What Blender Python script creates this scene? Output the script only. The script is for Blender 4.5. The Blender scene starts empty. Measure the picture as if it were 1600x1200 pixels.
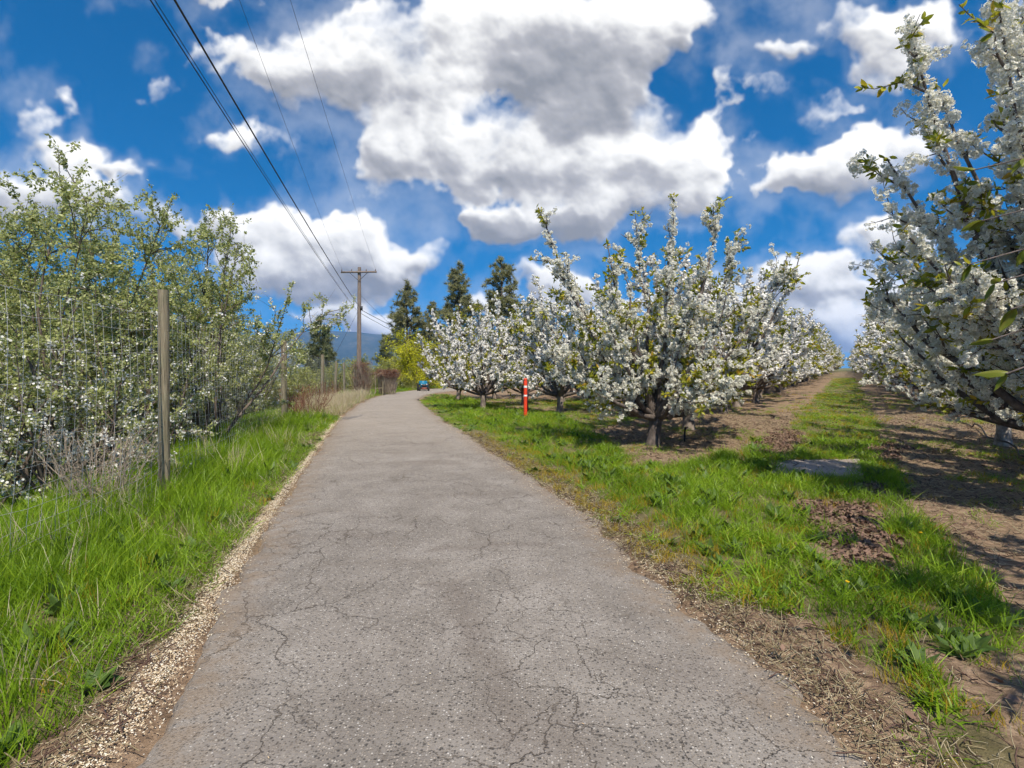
import bpy, math, random
import numpy as np
from mathutils import Vector, Matrix

# ------------------------------------------------------------------ camera, sky, sun, exposure
scene = bpy.context.scene
col = scene.collection
R = math.radians

cam_data = bpy.data.cameras.new('camera')
cam_data.lens = 18.0; cam_data.sensor_width = 36.0
cam_data.shift_y = -0.01875
cam_data.clip_start = 0.05; cam_data.clip_end = 30000
cam = bpy.data.objects.new('camera', cam_data)
cam.location = (0, 0, 1.6); cam.rotation_euler = (R(90), 0, 0)
col.objects.link(cam); scene.camera = cam

SUN_DIR = Vector((0.12, -0.62, 0.92)).normalized()      # towards the sun: from the right, a little behind
SUN_EL = math.asin(SUN_DIR.z); SUN_AZ = math.atan2(SUN_DIR.x, SUN_DIR.y)

scene.view_settings.view_transform = 'Standard'
scene.view_settings.look = 'None'
scene.view_settings.exposure = 1.28
scene.view_settings.gamma = 1.0
scene.view_settings.use_curve_mapping = False
scene.render.engine = 'CYCLES'
cy = scene.cycles
cy.max_bounces = 5; cy.diffuse_bounces = 2; cy.glossy_bounces = 1; cy.transmission_bounces = 4
cy.transparent_max_bounces = 6; cy.volume_bounces = 0
cy.use_adaptive_sampling = True; cy.adaptive_threshold = 0.03
cy.use_denoising = True
cy.caustics_reflective = False; cy.caustics_refractive = False
cy.sample_clamp_indirect = 6.0


class NT:
    """small helper round a node tree"""
    def __init__(self, tree):
        self.t = tree
    def n(self, kind, ins=None, **props):
        nd = self.t.nodes.new(kind)
        for k, v in props.items():
            setattr(nd, k, v)
        for k, v in (ins or {}).items():
            s = nd.inputs[k]
            if isinstance(v, bpy.types.NodeSocket):
                self.t.links.new(v, s)
            elif isinstance(v, bpy.types.Node):
                self.t.links.new(v.outputs[0], s)
            else:
                s.default_value = v
        return nd
    def m(self, op, a, b=0.0, c=0.0, clamp=False):
        nd = self.n('ShaderNodeMath', {0: a, 1: b, 2: c}, operation=op, use_clamp=clamp)
        return nd.outputs[0]
    def mr(self, v, a, b, c=0.0, d=1.0, smooth=False):
        nd = self.n('ShaderNodeMapRange', {'Value': v, 'From Min': a, 'From Max': b, 'To Min': c, 'To Max': d})
        nd.interpolation_type = 'SMOOTHSTEP' if smooth else 'LINEAR'
        return nd.outputs[0]
    def mix(self, f, a, b, mode='MIX'):
        nd = self.t.nodes.new('ShaderNodeMix'); nd.data_type = 'RGBA'; nd.blend_type = mode
        for i, v in ((0, f), (6, a), (7, b)):
            s = nd.inputs[i]
            if isinstance(v, bpy.types.NodeSocket): self.t.links.new(v, s)
            elif i == 0: s.default_value = v
            else: s.default_value = (*v, 1) if len(v) == 3 else v
        return nd.outputs[2]
    def ramp(self, f, stops):
        nd = self.n('ShaderNodeValToRGB', {'Fac': f})
        cr = nd.color_ramp
        while len(cr.elements) < len(stops): cr.elements.new(0.5)
        for e, (p, c) in zip(cr.elements, stops):
            e.position = p; e.color = (*c, 1)
        return nd.outputs[0]
    def noise(self, vec, scale, detail=4.0, rough=0.55, dist=0.0, out=0):
        nd = self.n('ShaderNodeTexNoise', {'Vector': vec, 'Scale': scale, 'Detail': detail, 'Roughness': rough, 'Distortion': dist})
        return nd.outputs[out]


# ---- world: physical sky with broken fair-weather cloud
world = bpy.data.worlds.new('World'); scene.world = world; world.use_nodes = True
wt = world.node_tree; wt.nodes.clear(); W = NT(wt)

# cloud cover computed below in direction space: cumulus blobs broken up by gradient noise
def pnoise(x, y, seed=0):
    """gradient noise, about -0.7..0.7"""
    rs = np.random.RandomState(seed); th = rs.rand(256, 256).astype(np.float32) * 2 * math.pi
    gx, gy = np.cos(th), np.sin(th)
    xi = np.floor(x).astype(np.int32); yi = np.floor(y).astype(np.int32); fx = (x - xi).astype(np.float32); fy = (y - yi).astype(np.float32)
    u = fx * fx * fx * (fx * (fx * 6 - 15) + 10); v = fy * fy * fy * (fy * (fy * 6 - 15) + 10)
    def d(i, j):
        a = (xi + i) & 255; b = (yi + j) & 255
        return gx[a, b] * (fx - i) + gy[a, b] * (fy - j)
    return (d(0, 0) * (1 - u) + d(1, 0) * u) * (1 - v) + (d(0, 1) * (1 - u) + d(1, 1) * u) * v
CLOUDS = [
    (470, 95, 115, 52, .75), (560, 120, 120, 66, .9), (640, 190, 100, 90, 1.0), (740, 240, 165, 80, 1.05), (700, 100, 150, 60, .8),
    (905, 130, 150, 125, 1.25), (1000, 110, 75, 75, .9), (900, 260, 200, 66, 1.0), (1000, 290, 150, 60, 1.0), (1095, 250, 70, 85, .9),
    (870, 345, 155, 36, .95), (760, 358, 60, 24, .8), (620, 215, 60, 56, .8),
    (795, 143, 30, 22, -.16), (590, 40, 170, 46, .7), (860, 30, 260, 70, 1.0), (1380, 40, 120, 40, .7), (1075, 130, 40, 70, -.6),
    (1235, 70, 80, 24, .75), (1395, 100, 70, 55, .75), (1350, 70, 40, 30, .45), (1120, 130, 65, 55, .5), (1190, 140, 60, 25, .35),
    (1290, 272, 110, 46, .85), (1395, 235, 95, 44, .75), (1300, 170, 70, 25, .3), (1230, 190, 90, 30, .28),
    (1400, 372, 105, 34, .85), (1280, 432, 140, 40, .95), (1190, 425, 70, 30, .85), (1340, 515, 150, 34, .95), (1190, 475, 130, 40, .9), (1440, 470, 120, 40, .8),
    (540, 372, 90, 48, .95), (610, 412, 95, 40, .95), (450, 400, 110, 70, .95), (560, 505, 130, 28, .9), (520, 440, 120, 44, .85), (380, 350, 70, 30, .7),
    (870, 440, 80, 28, .9), (800, 430, 45, 24, .6), (765, 470, 55, 30, .6),
    (60, 190, 60, 50, .55), (120, 245, 80, 30, .7), (205, 272, 50, 20, .9), (60, 310, 150, 56, .85), (250, 148, 40, 30, .40), (420, 215, 80, 70, .42), (350, 215, 40, 26, .32),
    (330, 95, 80, 46, .45), (590, 300, 50, 30, .33), (640, 545, 90, 14, .55), (1000, 472, 200, 28, .6), (300, 352, 90, 28, .7), (230, 330, 60, 22, .5),
    (480, 290, 60, 26, .28), (1160, 330, 30, 34, .30),
]
GREYS = [(760, 225, 120, 40, -.35), (1060, 245, 90, 60, -.30), (900, 240, 90, 30, -.35), (600, 200, 60, 50, -.2), (940, 140, 170, 95, .62), (850, 195, 130, 45, .40), (800, 352, 150, 26, .55), (960, 350, 110, 24, .45), (540, 135, 110, 40, .35), (640, 120, 80, 50, .25),
         (520, 465, 130, 30, .5), (600, 440, 90, 20, .4), (1270, 455, 120, 20, .35), (1300, 300, 90, 22, .3), (60, 330, 150, 40, .35), (680, 330, 70, 26, .35), (1250, 90, 80, 16, .25)]
def ss(x, a, b):
    t = np.clip((x - a) / (b - a), 0, 1); return t * t * (3 - 2 * t)
def blob_sum(A, B, items, k):
    keep = np.ones(A.shape, np.float32); neg = np.zeros(A.shape, np.float32)
    for (u, v, ru, rv, w) in items:
        m = (np.abs(A - u) < ru * k) & (np.abs(B - v) < rv * k)
        if not m.any(): continue
        b = np.clip(1 - np.sqrt(((A[m] - u) / (ru * k)) ** 2 + ((B[m] - v) / (rv * k)) ** 2), 0, 1)
        b = np.clip(b * b * (3 - 2 * b) * 1.5, 0, 1) * abs(w)
        if w < 0: neg[m] = np.maximum(neg[m], b)
        else: keep[m] *= 1 - np.minimum(.9, .8 * b)
    return (1 - keep) - neg
def clouds(U, V):
    U = U.astype(np.float32); V = V.astype(np.float32)
    A = U + pnoise(U / 80, V / 80, 41) * 50 + pnoise(U / 30, V / 30, 42) * 24 + pnoise(U / 12, V / 12, 45) * 9
    B = V + pnoise(U / 80 + 70, V / 80, 43) * 36 + pnoise(U / 30 + 33, V / 30, 44) * 20 + pnoise(U / 12 + 31, V / 12, 46) * 8
    rs = np.random.RandomState(5)
    extra = [(u, v, rs.uniform(120, 420), rs.uniform(50, 130), rs.uniform(.5, .95)) for u, v in
             [(rs.uniform(-3800, 5400), rs.uniform(-1300, 480)) for _ in range(110)] if not (-60 < u < 1660 and v > -20)]
    mask = blob_sum(A, B, CLOUDS + extra, 1.34)
    n = 0; a = .5; s = 120.; bil = 0
    for o in range(8):
        c, sn = math.cos(o * 1.1), math.sin(o * 1.1)
        p = pnoise((U * c - V * sn) / s + 13 * o, (U * sn + V * c) / s + 5 * o, 60 + o)
        n = n + a * p; bil = bil + a * (1 - 2.2 * np.abs(p)) if o < 6 else bil + a * p
        a *= .58; s *= .5
    d = mask * 1.2 + n * .75 + (bil - .75) * .30 - .23
    soft = ss(pnoise(U / 140 + 3, V / 110 + 8, 77), -.35, .45)
    alpha = ss(d, -.02, .26 + .62 * soft)
    wide = blob_sum(A + pnoise(U / 50, V / 50, 79) * 40, B, CLOUDS + extra, 2.1)
    veil = ss(wide * .9 + n * 1.1, .22, 1.05) * .24
    alpha = np.maximum(alpha, veil)
    grey = blob_sum(A, B, GREYS, 1.5)
    thick = np.clip(mask * 1.1 + n * .3 - .25, 0, 1)
    return alpha, d, grey, bil, n, thick

def box_blur(x, r):
    for ax in (0, 1):
        cs = np.cumsum(np.pad(x, [(r + 1, r) if a == ax else (0, 0) for a in (0, 1)], mode='edge'), axis=ax, dtype=np.float64)
        n = cs.shape[ax]
        x = ((np.take(cs, range(2 * r + 1, n), axis=ax) - np.take(cs, range(0, n - 2 * r - 1), axis=ax)) / (2 * r + 1)).astype(np.float32)
    return x
def cloud_block(az, el, px):
    """cloud cover and brightness on a block of sky; px = pixels per radian; rows run upwards"""
    AZ, EL = np.meshgrid(az, el)
    a1 = np.clip(AZ, -.85, .85)
    U = 800 + 800 * (np.tan(a1) + (AZ - a1) * 2.2)
    V = 570 - 800 * np.tan(np.clip(EL, -.05, 1.25)) / np.cos(a1)
    al, d, grey, bil, n, th = clouds(U, V)
    h = np.clip(d, 0, 1.2)
    def relief(r, k):
        b = box_blur(box_blur(h, r), r) if r else h
        gy, gx = np.gradient(b); return np.clip((-gy * .85 - gx * .4) * k, -.6, .6)
    s = px / 512
    rel = box_blur(relief(0, 9 * s), 1) * .5 + relief(max(1, int(4 * s)), 22 * s) * .55 + relief(max(1, int(12 * s)), 40 * s) * .50
    lit = .97 - .48 * th - .60 * grey + .55 * rel + .35 * (bil - .75) + .1 * n
    return al, np.clip(lit, 0, 1)
IW, IH = 3600, 1800
sky_px = np.zeros((IH, IW, 4), np.float32); sky_px[..., 3] = 1
phi = (np.arange(IW) + .5) / IW                       # image u
azs = np.arctan2(np.cos((.5 - phi) * 2 * math.pi), np.sin((.5 - phi) * 2 * math.pi))   # azimuth from +Y towards +X
els = ((np.arange(IH) + .5) / IH - .5) * math.pi
r0 = IH // 2 - 20; q = 5
order = np.argsort(azs)                               # sweep azimuth in rising order
al, li = cloud_block(azs[order][::q], els[r0::q], IW / (2 * math.pi) / q)
al = np.repeat(np.repeat(al, q, 0), q, 1)[:IH - r0, :IW]; li = np.repeat(np.repeat(li, q, 0), q, 1)[:IH - r0, :IW]
al = box_blur(al, 3); li = box_blur(li, 3)
sel = np.abs(azs[order]) < 1.0; re = int(IH * .80)
a2, l2 = cloud_block(azs[order][sel], els[r0:re], IW / (2 * math.pi))
al[:re - r0, sel] = a2; li[:re - r0, sel] = l2
sky_px[r0:, order, 0] = al; sky_px[r0:, order, 1] = li
img = bpy.data.images.new('cloud_cover', IW, IH, alpha=False, float_buffer=False, is_data=True)
img.pixels.foreach_set(sky_px.ravel()); img.update(); img.pack()
del sky_px
env = W.n('ShaderNodeTexEnvironment', interpolation='Cubic'); env.image = img
chn = W.n('ShaderNodeSeparateColor', {0: env.outputs[0]})
alpha, lit = chn.outputs[0], chn.outputs[1]
CK = 4.95
cl = W.ramp(lit, [(0.0, (.25, .26, .285)), (.40, (.43, .43, .45)), (.72, (.77, .765, .755)), (1.0, (1.0, .985, .96))])
cl = W.n('ShaderNodeVectorMath', {0: cl, 'Scale': CK}, operation='SCALE').outputs[0]
sky = W.n('ShaderNodeTexSky', sky_type='NISHITA', sun_disc=False, sun_elevation=SUN_EL, sun_rotation=SUN_AZ,
          altitude=600.0, air_density=1.0, dust_density=.25, ozone_density=3.0)
sv = W.n('ShaderNodeVectorMath', {0: W.n('ShaderNodeTexCoord').outputs['Generated'], 1: (0, 0, .13)}, operation='ADD').outputs[0]
wt.links.new(W.n('ShaderNodeVectorMath', {0: sv}, operation='NORMALIZE').outputs[0], sky.inputs[0])
skc = W.n('ShaderNodeHueSaturation', {'Color': sky.outputs[0], 'Saturation': 1.6, 'Value': .54, 'Hue': .497}).outputs[0]
skc = W.mix(alpha, skc, cl)
bg = W.n('ShaderNodeBackground', {'Color': skc, 'Strength': .105})
wo = W.n('ShaderNodeOutputWorld', {'Surface': bg.outputs[0]})

sun_data = bpy.data.lights.new('sun', 'SUN'); sun_data.energy = 2.7; sun_data.angle = R(0.53); sun_data.color = (1.0, .91, .77)
sun = bpy.data.objects.new('sun', sun_data); col.objects.link(sun)
sun.rotation_euler = SUN_DIR.to_track_quat('Z', 'Y').to_euler()

# ------------------------------------------------------------------ mesh helpers
class MB:
    """collects polygons and builds ONE mesh object"""
    def __init__(self):
        self.v = []; self.l = []; self.t = []; self.m = []; self.r = []; self.g = []; self.nv = 0
    def add(self, v, f, mat=0, rnd=None, grad=None):
        v = np.asarray(v, dtype=np.float32).reshape(-1, 3); f = np.asarray(f, dtype=np.int32)
        if f.ndim == 1: f = f[None]
        self.v.append(v); self.l.append((f + self.nv).ravel())
        self.t.append(np.full(len(f), f.shape[1], np.int32)); self.m.append(np.full(len(f), mat, np.int32))
        n = len(v)
        self.r.append(np.full(n, .5, np.float32) if rnd is None else np.broadcast_to(np.asarray(rnd, np.float32), (n,)))
        self.g.append(np.zeros(n, np.float32) if grad is None else np.broadcast_to(np.asarray(grad, np.float32), (n,)))
        self.nv += n
    def mesh(self, name, mats, smooth=False):
        me = bpy.data.meshes.new(name)
        v = np.concatenate(self.v); l = np.concatenate(self.l); t = np.concatenate(self.t); m = np.concatenate(self.m)
        me.vertices.add(len(v)); me.vertices.foreach_set('co', v.ravel())
        me.loops.add(len(l)); me.loops.foreach_set('vertex_index', l)
        me.polygons.add(len(t))
        st = np.zeros(len(t), np.int32); st[1:] = np.cumsum(t)[:-1]
        me.polygons.foreach_set('loop_start', st); me.polygons.foreach_set('loop_total', t)
        me.polygons.foreach_set('material_index', m)
        if smooth: me.polygons.foreach_set('use_smooth', np.ones(len(t), bool))
        a = me.attributes.new('rnd', 'FLOAT', 'POINT'); a.data.foreach_set('value', np.concatenate(self.r))
        a = me.attributes.new('grad', 'FLOAT', 'POINT'); a.data.foreach_set('value', np.concatenate(self.g))
        for x in (mats if isinstance(mats, (list, tuple)) else [mats]): me.materials.append(x)
        me.update(calc_edges=True); me.validate()
        return me
    def build(self, name, mats, parent=None, smooth=False):
        return link(name, self.mesh(name, mats, smooth), parent)

def link(name, me, parent=None):
    o = bpy.data.objects.new(name, me); col.objects.link(o)
    if parent is not None: o.parent = parent
    return o
def empty(name, loc=(0, 0, 0), rz=0.0, s=1.0):
    o = bpy.data.objects.new(name, None); col.objects.link(o); o.location = loc; o.rotation_euler = (0, 0, rz); o.scale = (s, s, s)
    o.empty_display_size = .2
    return o
def tag(o, label=None, cat=None, group=None, kind=None):
    for k, v in (('label', label), ('category', cat), ('group', group), ('kind', kind)):
        if v: o[k] = v
    return o
def copy_tree(o, parent=None):
    c = o.copy(); col.objects.link(c); c.parent = parent
    for ch in list(o.children): copy_tree(ch, c)
    return c

def norm(a):
    a = np.asarray(a, float); return a / np.maximum(np.linalg.norm(a, axis=-1, keepdims=True), 1e-9)
def frames(d, roll):
    """rotation matrices whose z axis is d, rolled about it"""
    d = norm(d); ref = np.where(np.abs(d[:, 2:3]) < .9, np.array([[0., 0, 1]]), np.array([[1., 0, 0]]))
    x = norm(np.cross(ref, d)); y = np.cross(d, x)
    c = np.cos(roll)[:, None]; s = np.sin(roll)[:, None]
    x2 = x * c + y * s; y2 = -x * s + y * c
    return np.stack([x2, y2, d], axis=-1)
def instance(mb, tv, tf, pos, rot, sc, mat=0, rnd=None, grad=None):
    """stamp a template mesh many times into mb"""
    P = len(pos); n = len(tv); sc = np.asarray(sc, float)
    if sc.ndim == 1: sc = sc[:, None]
    v = np.einsum('pij,pnj->pni', rot, tv[None] * (sc[:, None, :] if sc.shape[1] == 3 else sc[:, :, None])) + pos[:, None, :]
    f = (np.asarray(tf)[None] + (np.arange(P) * n)[:, None, None]).reshape(-1, np.asarray(tf).shape[1])
    r = None if rnd is None else np.repeat(rnd, n)
    g = None if grad is None else np.tile(grad, P)
    mb.add(v.reshape(-1, 3), f, mat, r, g)
def tube(mb, pts, rad, sides=6, mat=0, rnd=.5, cap=True):
    pts = np.asarray(pts, float); n = len(pts); rad = np.broadcast_to(np.asarray(rad, float), (n,))
    tan = norm(np.gradient(pts, axis=0))
    ref = np.array([0, 0, 1.]) if abs(tan[:, 2]).mean() < .8 else np.array([1., 0, 0])
    x = norm(np.cross(np.broadcast_to(ref, tan.shape), tan)); y = np.cross(tan, x)
    a = np.arange(sides) * 2 * math.pi / sides
    v = pts[:, None] + rad[:, None, None] * (x[:, None] * np.cos(a)[None, :, None] + y[:, None] * np.sin(a)[None, :, None])
    i = np.arange(n - 1)[:, None] * sides; j = np.arange(sides)[None]; k = (j + 1) % sides
    f = np.stack([i + j, i + k, i + sides + k, i + sides + j], -1).reshape(-1, 4)
    mb.add(v.reshape(-1, 3), f, mat, rnd)
    if cap and sides > 3:
        mb.add(v[-1], np.arange(sides), mat, rnd); mb.add(v[0], np.arange(sides)[::-1], mat, rnd)
def box(mb, c, s, mat=0, rz=0.0, taper=1.0):
    c = np.asarray(c, float); h = np.asarray(s, float) / 2
    v = np.array([[-1, -1, -1], [1, -1, -1], [1, 1, -1], [-1, 1, -1], [-1, -1, 1], [1, -1, 1], [1, 1, 1], [-1, 1, 1]], float) * h
    v[4:, :2] *= taper
    ca, sa = math.cos(rz), math.sin(rz)
    v = np.stack([v[:, 0] * ca - v[:, 1] * sa, v[:, 0] * sa + v[:, 1] * ca, v[:, 2]], -1) + c
    mb.add(v, [[0, 3, 2, 1], [4, 5, 6, 7], [0, 1, 5, 4], [1, 2, 6, 5], [2, 3, 7, 6], [3, 0, 4, 7]], mat)

def vnoise(x, y, seed=0):
    """smooth value noise on numpy arrays, 0..1"""
    rs = np.random.RandomState(seed); tab = rs.rand(256, 256)
    xi = np.floor(x).astype(int); yi = np.floor(y).astype(int); fx = x - xi; fy = y - yi
    fx = fx * fx * (3 - 2 * fx); fy = fy * fy * (3 - 2 * fy)
    g = lambda i, j: tab[i & 255, j & 255]
    return (g(xi, yi) * (1 - fx) + g(xi + 1, yi) * fx) * (1 - fy) + (g(xi, yi + 1) * (1 - fx) + g(xi + 1, yi + 1) * fx) * fy
def fbm(x, y, seed=0, oct=4):
    s = 0; a = .5
    for i in range(oct): s = s + a * vnoise(x * 2 ** i, y * 2 ** i, seed + i); a *= .5
    return s / (1 - .5 ** oct)
def sstep(x, a, b):
    t = np.clip((x - a) / (b - a), 0, 1); return t * t * (3 - 2 * t)
def inpoly(x, y, poly):
    p = np.asarray(poly, float); r = np.zeros(x.shape, bool); j = len(p) - 1
    for i in range(len(p)):
        c = ((p[i, 1] > y) != (p[j, 1] > y)) & (x < (p[j, 0] - p[i, 0]) * (y - p[i, 1]) / (p[j, 1] - p[i, 1] + 1e-12) + p[i, 0])
        r ^= c; j = i
    return r

# ------------------------------------------------------------------ the lie of the land (metres)
ROW = np.array([.549, .836])                        # direction of the orchard rows
ROWN = np.array([.836, -.549])                      # across them, to the right
A0 = np.array([2.82, 10.24])                        # first tree of the row beside the aisle
def across(x, y): return (x - A0[0]) * ROWN[0] + (y - A0[1]) * ROWN[1]

ROAD_Y = np.array([-12, -4, 0, 2.28, 3.2, 4.4, 5.57, 6.6, 9.85, 12.8, 14.5, 18.6, 23, 28.6, 33, 37, 41, 45, 49, 54, 60])
ROAD_L = np.array([-1.0, -1.2, -1.45, -1.59, -1.88, -2.26, -2.57, -2.85, -3.69, -4.5, -4.95, -6.0, -7.0, -8.1, -8.7, -9.1, -9.3, -9.3, -9.1, -8.4, -7.0])
ROAD_R = np.array([1.9, 1.7, 1.5, 1.45, 1.27, 1.0, .8, .49, -.5, -1.35, -1.85, -2.85, -3.9, -5.2, -5.8, -6.05, -6.0, -5.6, -4.9, -3.0, 1.0])
def road_l(y): return np.interp(y, ROAD_Y, ROAD_L)
def road_r(y): return np.interp(y, ROAD_Y, ROAD_R)
FENCE = np.array([[-2.55, -2.0], [-4.28, 6.3], [-6.75, 15.2], [-9.45, 25.6], [-11.2, 32.5], [-12.1, 37.0], [-13.4, 46.0], [-13.8, 60.0]])
def fence_x(y): return np.interp(y, FENCE[:, 1], FENCE[:, 0])
def H(x, y):
    x = np.asarray(x, float); y = np.asarray(y, float)
    w = 1 - sstep(across(x, y), -9.5, -.5)
    z = -.022 * np.clip(y - 12, 0, 50) * w
    s = np.clip((fence_x(y) - x) * .96, 0, None)
    z = z + np.interp(s, [0, .8, 4, 10, 30, 100, 600, 3000], [0, -.05, -1.0, -2.6, -7, -18, -70, -110])
    far = np.clip(np.hypot(x, y) - 300, 0, None)
    z = z - .008 * far * (1 - sstep(s, 0, 100))
    near = np.hypot(x, y) < 120
    off = sstep(np.maximum(road_l(y) - x, x - road_r(y)), 0.0, .8)
    z = z + np.where(near, ((fbm(x * .9 + 40, y * .9 + 90, 3) - .5) * .10 + (vnoise(x * 4 + 9, y * 4, 8) - .5) * .02) * off, 0)
    return z

VERGE_R = [(-5.9, 37), (-5.1, 29), (-2.6, 16), (-.55, 9.2), (.45, 6.8), (.8, 5.5), (1.02, 4.5), (1.33, 3.8), (1.58, 3.35), (1.86, 3.05), (1.9, 2.75), (1.62, 2.2), (1.75, 2.0),
           (1.98, 2.35), (2.2, 2.6), (2.85, 3.0), (3.6, 3.9), (4.0, 4.9), (4.5, 5.9), (5.2, 6.7), (6.3, 8.6), (7.6, 10.5),
           (5.2, 10.9), (4.0, 9.2), (2.6, 8.2), (1.9, 8.2), (2.1, 10.7), (1.8, 14), (1.3, 18.3), (-.4, 21), (-1.5, 25), (-3.2, 34)]
LITTER = [[(3.05, 5.7), (3.35, 6.0), (4.05, 5.85), (3.75, 5.1), (3.45, 4.5), (3.1, 3.95), (2.4, 3.9), (2.55, 4.4), (3.0, 4.9)],
          [(4.9, 10.4), (6.9, 12.9), (7.0, 12.3), (5.6, 9.8), (4.6, 8.8), (4.35, 9.3)],
          [(4.5, 7.0), (4.98, 6.8), (4.5, 6.05), (4.05, 6.2)],
          [(6.6, 9.6), (7.6, 10.6), (7.9, 10.2), (6.3, 8.3), (5.9, 8.5)]]
def grass_mask(x, y):
    """how much of the ground is covered by green blades, 0..1"""
    jx = x + (fbm(x * 2.2, y * 2.2, 21) - .5) * .55; jy = y + (fbm(x * 2.2 + 50, y * 2.2, 22) - .5) * .55
    m = np.zeros(x.shape)
    m = np.where(inpoly(jx, jy, VERGE_R), .66 + .34 * sstep(fbm(x * 1.6 + 3, y * 1.6, 24), .34, .5), m)
    ac = across(jx, jy); al = (jx - A0[0]) * ROW[0] + (jy - A0[1]) * ROW[1]
    aisle = (np.abs(ac - 2.95) < 1.0) & (al > -1.0)
    thin = .35 + .65 * sstep(fbm(x * .8, y * .8, 31), .40, .62)
    m = np.where(aisle, np.maximum(m, .55 + .45 * thin), m)
    m = np.where((np.abs(ac + 2.9) < 1.5) & (al > 6), np.maximum(m, .75 * thin), m)
    m = np.where((np.abs(ac + 8.5) < 1.9) & (al > 6), np.maximum(m, .85 * thin), m)
    m = np.where((ac < -2.0) & (al < 14) & (jx > road_r(y) + .4), np.maximum(m, .8 * thin), m)
    left = (x + (fbm(x * 3, y * 3, 21) - .5) * .16 < road_l(y) - .15 - .30 * np.exp(-((y - 1.6) / 1.2) ** 2))
    m = np.where(left, 1, m)
    weeds = (jx > road_r(y) + .25) & (y < 30)
    m = np.where(weeds, np.maximum(m, .30 * sstep(fbm(x * .7 + 5, y * .7, 33), .5, .66) + .02), m)
    for L in LITTER: m = np.where(inpoly(jx, jy, L), m * .06, m)
    slab = inpoly(x, y, [(4.42, 8.36), (5.66, 8.46), (4.86, 7.22), (3.88, 7.49)])
    m = np.where(slab, 0, m)
    m = np.where((x > road_l(y) - .12) & (x < road_r(y) + .05) & (y < 62), 0, m)
    return m

# ------------------------------------------------------------------ materials
def new_mat(name):
    m = bpy.data.materials.new(name); m.use_nodes = True; m.node_tree.nodes.clear()
    return m, NT(m.node_tree)
def finish(m, T, shader):
    T.n('ShaderNodeOutputMaterial', {'Surface': shader}); return m
def attr(T, name): return T.n('ShaderNodeAttribute', attribute_name=name).outputs['Fac']
def pos(T): return T.n('ShaderNodeNewGeometry').outputs['Position']
def bsdf(T, color, rough=.8, normal=None, spec=.3):
    ins = {'Base Color': color if isinstance(color, bpy.types.NodeSocket) else (*color, 1), 'Roughness': rough, 'Specular IOR Level': spec}
    if normal is not None: ins['Normal'] = normal
    return T.n('ShaderNodeBsdfPrincipled', ins).outputs[0]
def bump(T, h, strength=.5, dist=.01):
    return T.n('ShaderNodeBump', {'Height': h, 'Strength': strength, 'Distance': dist}).outputs[0]

def leaf_mat(name, stops, trans=.35, rough=.5, gradcol=None, world_var=0.0, spec=.3):
    m, T = new_mat(name)
    r = attr(T, 'rnd')
    if world_var:
        nz = T.noise(pos(T), world_var, 3.0)
        r = T.m('ADD', T.m('MULTIPLY', r, .6), T.m('MULTIPLY', T.mr(nz, .3, .7), .4))
    c = T.ramp(r, stops)
    if gradcol is not None:
        c = T.mix(attr(T, 'grad'), c, gradcol)
    d = bsdf(T, c, rough, spec=spec)
    t = T.n('ShaderNodeBsdfTranslucent', {'Color': c}).outputs[0]
    return finish(m, T, T.n('ShaderNodeMixShader', {0: trans, 1: d, 2: t}).outputs[0])

def bark_mat(name, dark, light, scale=14.0, stretch=4.0):
    m, T = new_mat(name)
    p = T.n('ShaderNodeTexCoord').outputs['Object']
    q = T.n('ShaderNodeVectorMath', {0: p, 1: (stretch, stretch, 1.0)}, operation='MULTIPLY').outputs[0]
    n = T.noise(q, scale, 6.0, .65)
    c = T.ramp(n, [(.30, dark), (.52, tuple((a + b) / 2 for a, b in zip(dark, light))), (.70, light)])
    return finish(m, T, bsdf(T, c, .85, bump(T, n, .8, .012)))

M = {}
M['bark'] = bark_mat('cherry_bark', (.035, .027, .024), (.20, .165, .145), 9.0, 1.6)
M['trunk_pale'] = bark_mat('pale_trunk_bark', (.10, .08, .065), (.50, .46, .41), 7.0, 1.2)
M['trunk_mid'] = bark_mat('grey_brown_trunk_bark', (.07, .055, .045), (.30, .25, .21), 8.0, 1.4)
M['twig'] = bark_mat('shrub_bark', (.06, .045, .035), (.20, .16, .13), 10.0, 2.0)
M['pinebark'] = bark_mat('pine_bark', (.035, .026, .02), (.13, .09, .07), 5.0, 2.0)
M['drytwig'] = leaf_mat('dry_twig', [(0, (.19, .15, .12)), (.5, (.34, .28, .22)), (1, (.48, .41, .32))], .05, .8)
M['redtwig'] = leaf_mat('red_vine_twig', [(0, (.10, .055, .04)), (.5, (.20, .095, .06)), (1, (.30, .16, .10))], .08, .8)
M['petal'] = leaf_mat('cherry_petal', [(0, (.80, .78, .71)), (.4, (.90, .89, .85)), (1, (.95, .94, .91))], .33, .65, (.52, .52, .33), spec=.15)
M['bleaf'] = leaf_mat('young_cherry_leaf', [(0, (.15, .18, .016)), (.45, (.30, .32, .026)), (.8, (.44, .41, .035)), (1, (.46, .30, .04))], .45, .40)
M['sleaf'] = leaf_mat('shrub_leaf', [(0, (.17, .205, .05)), (.5, (.38, .42, .14)), (.85, (.54, .57, .26)), (1, (.66, .67, .45))], .48, .45)
M['spetal'] = leaf_mat('shrub_petal', [(0, (.70, .70, .66)), (1, (.85, .85, .82))], .3, .6)
M['oleaf'] = leaf_mat('olive_bush_leaf', [(0, (.15, .18, .035)), (.5, (.31, .33, .08)), (1, (.46, .46, .16))], .35, .5)
M['lime'] = leaf_mat('lime_bush_leaf', [(0, (.30, .31, .014)), (.5, (.52, .52, .02)), (1, (.64, .62, .035))], .4, .5)
M['needle'] = leaf_mat('pine_needle', [(0, (.12, .13, .05)), (.5, (.23, .235, .10)), (1, (.37, .36, .20))], .25, .6)
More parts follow.
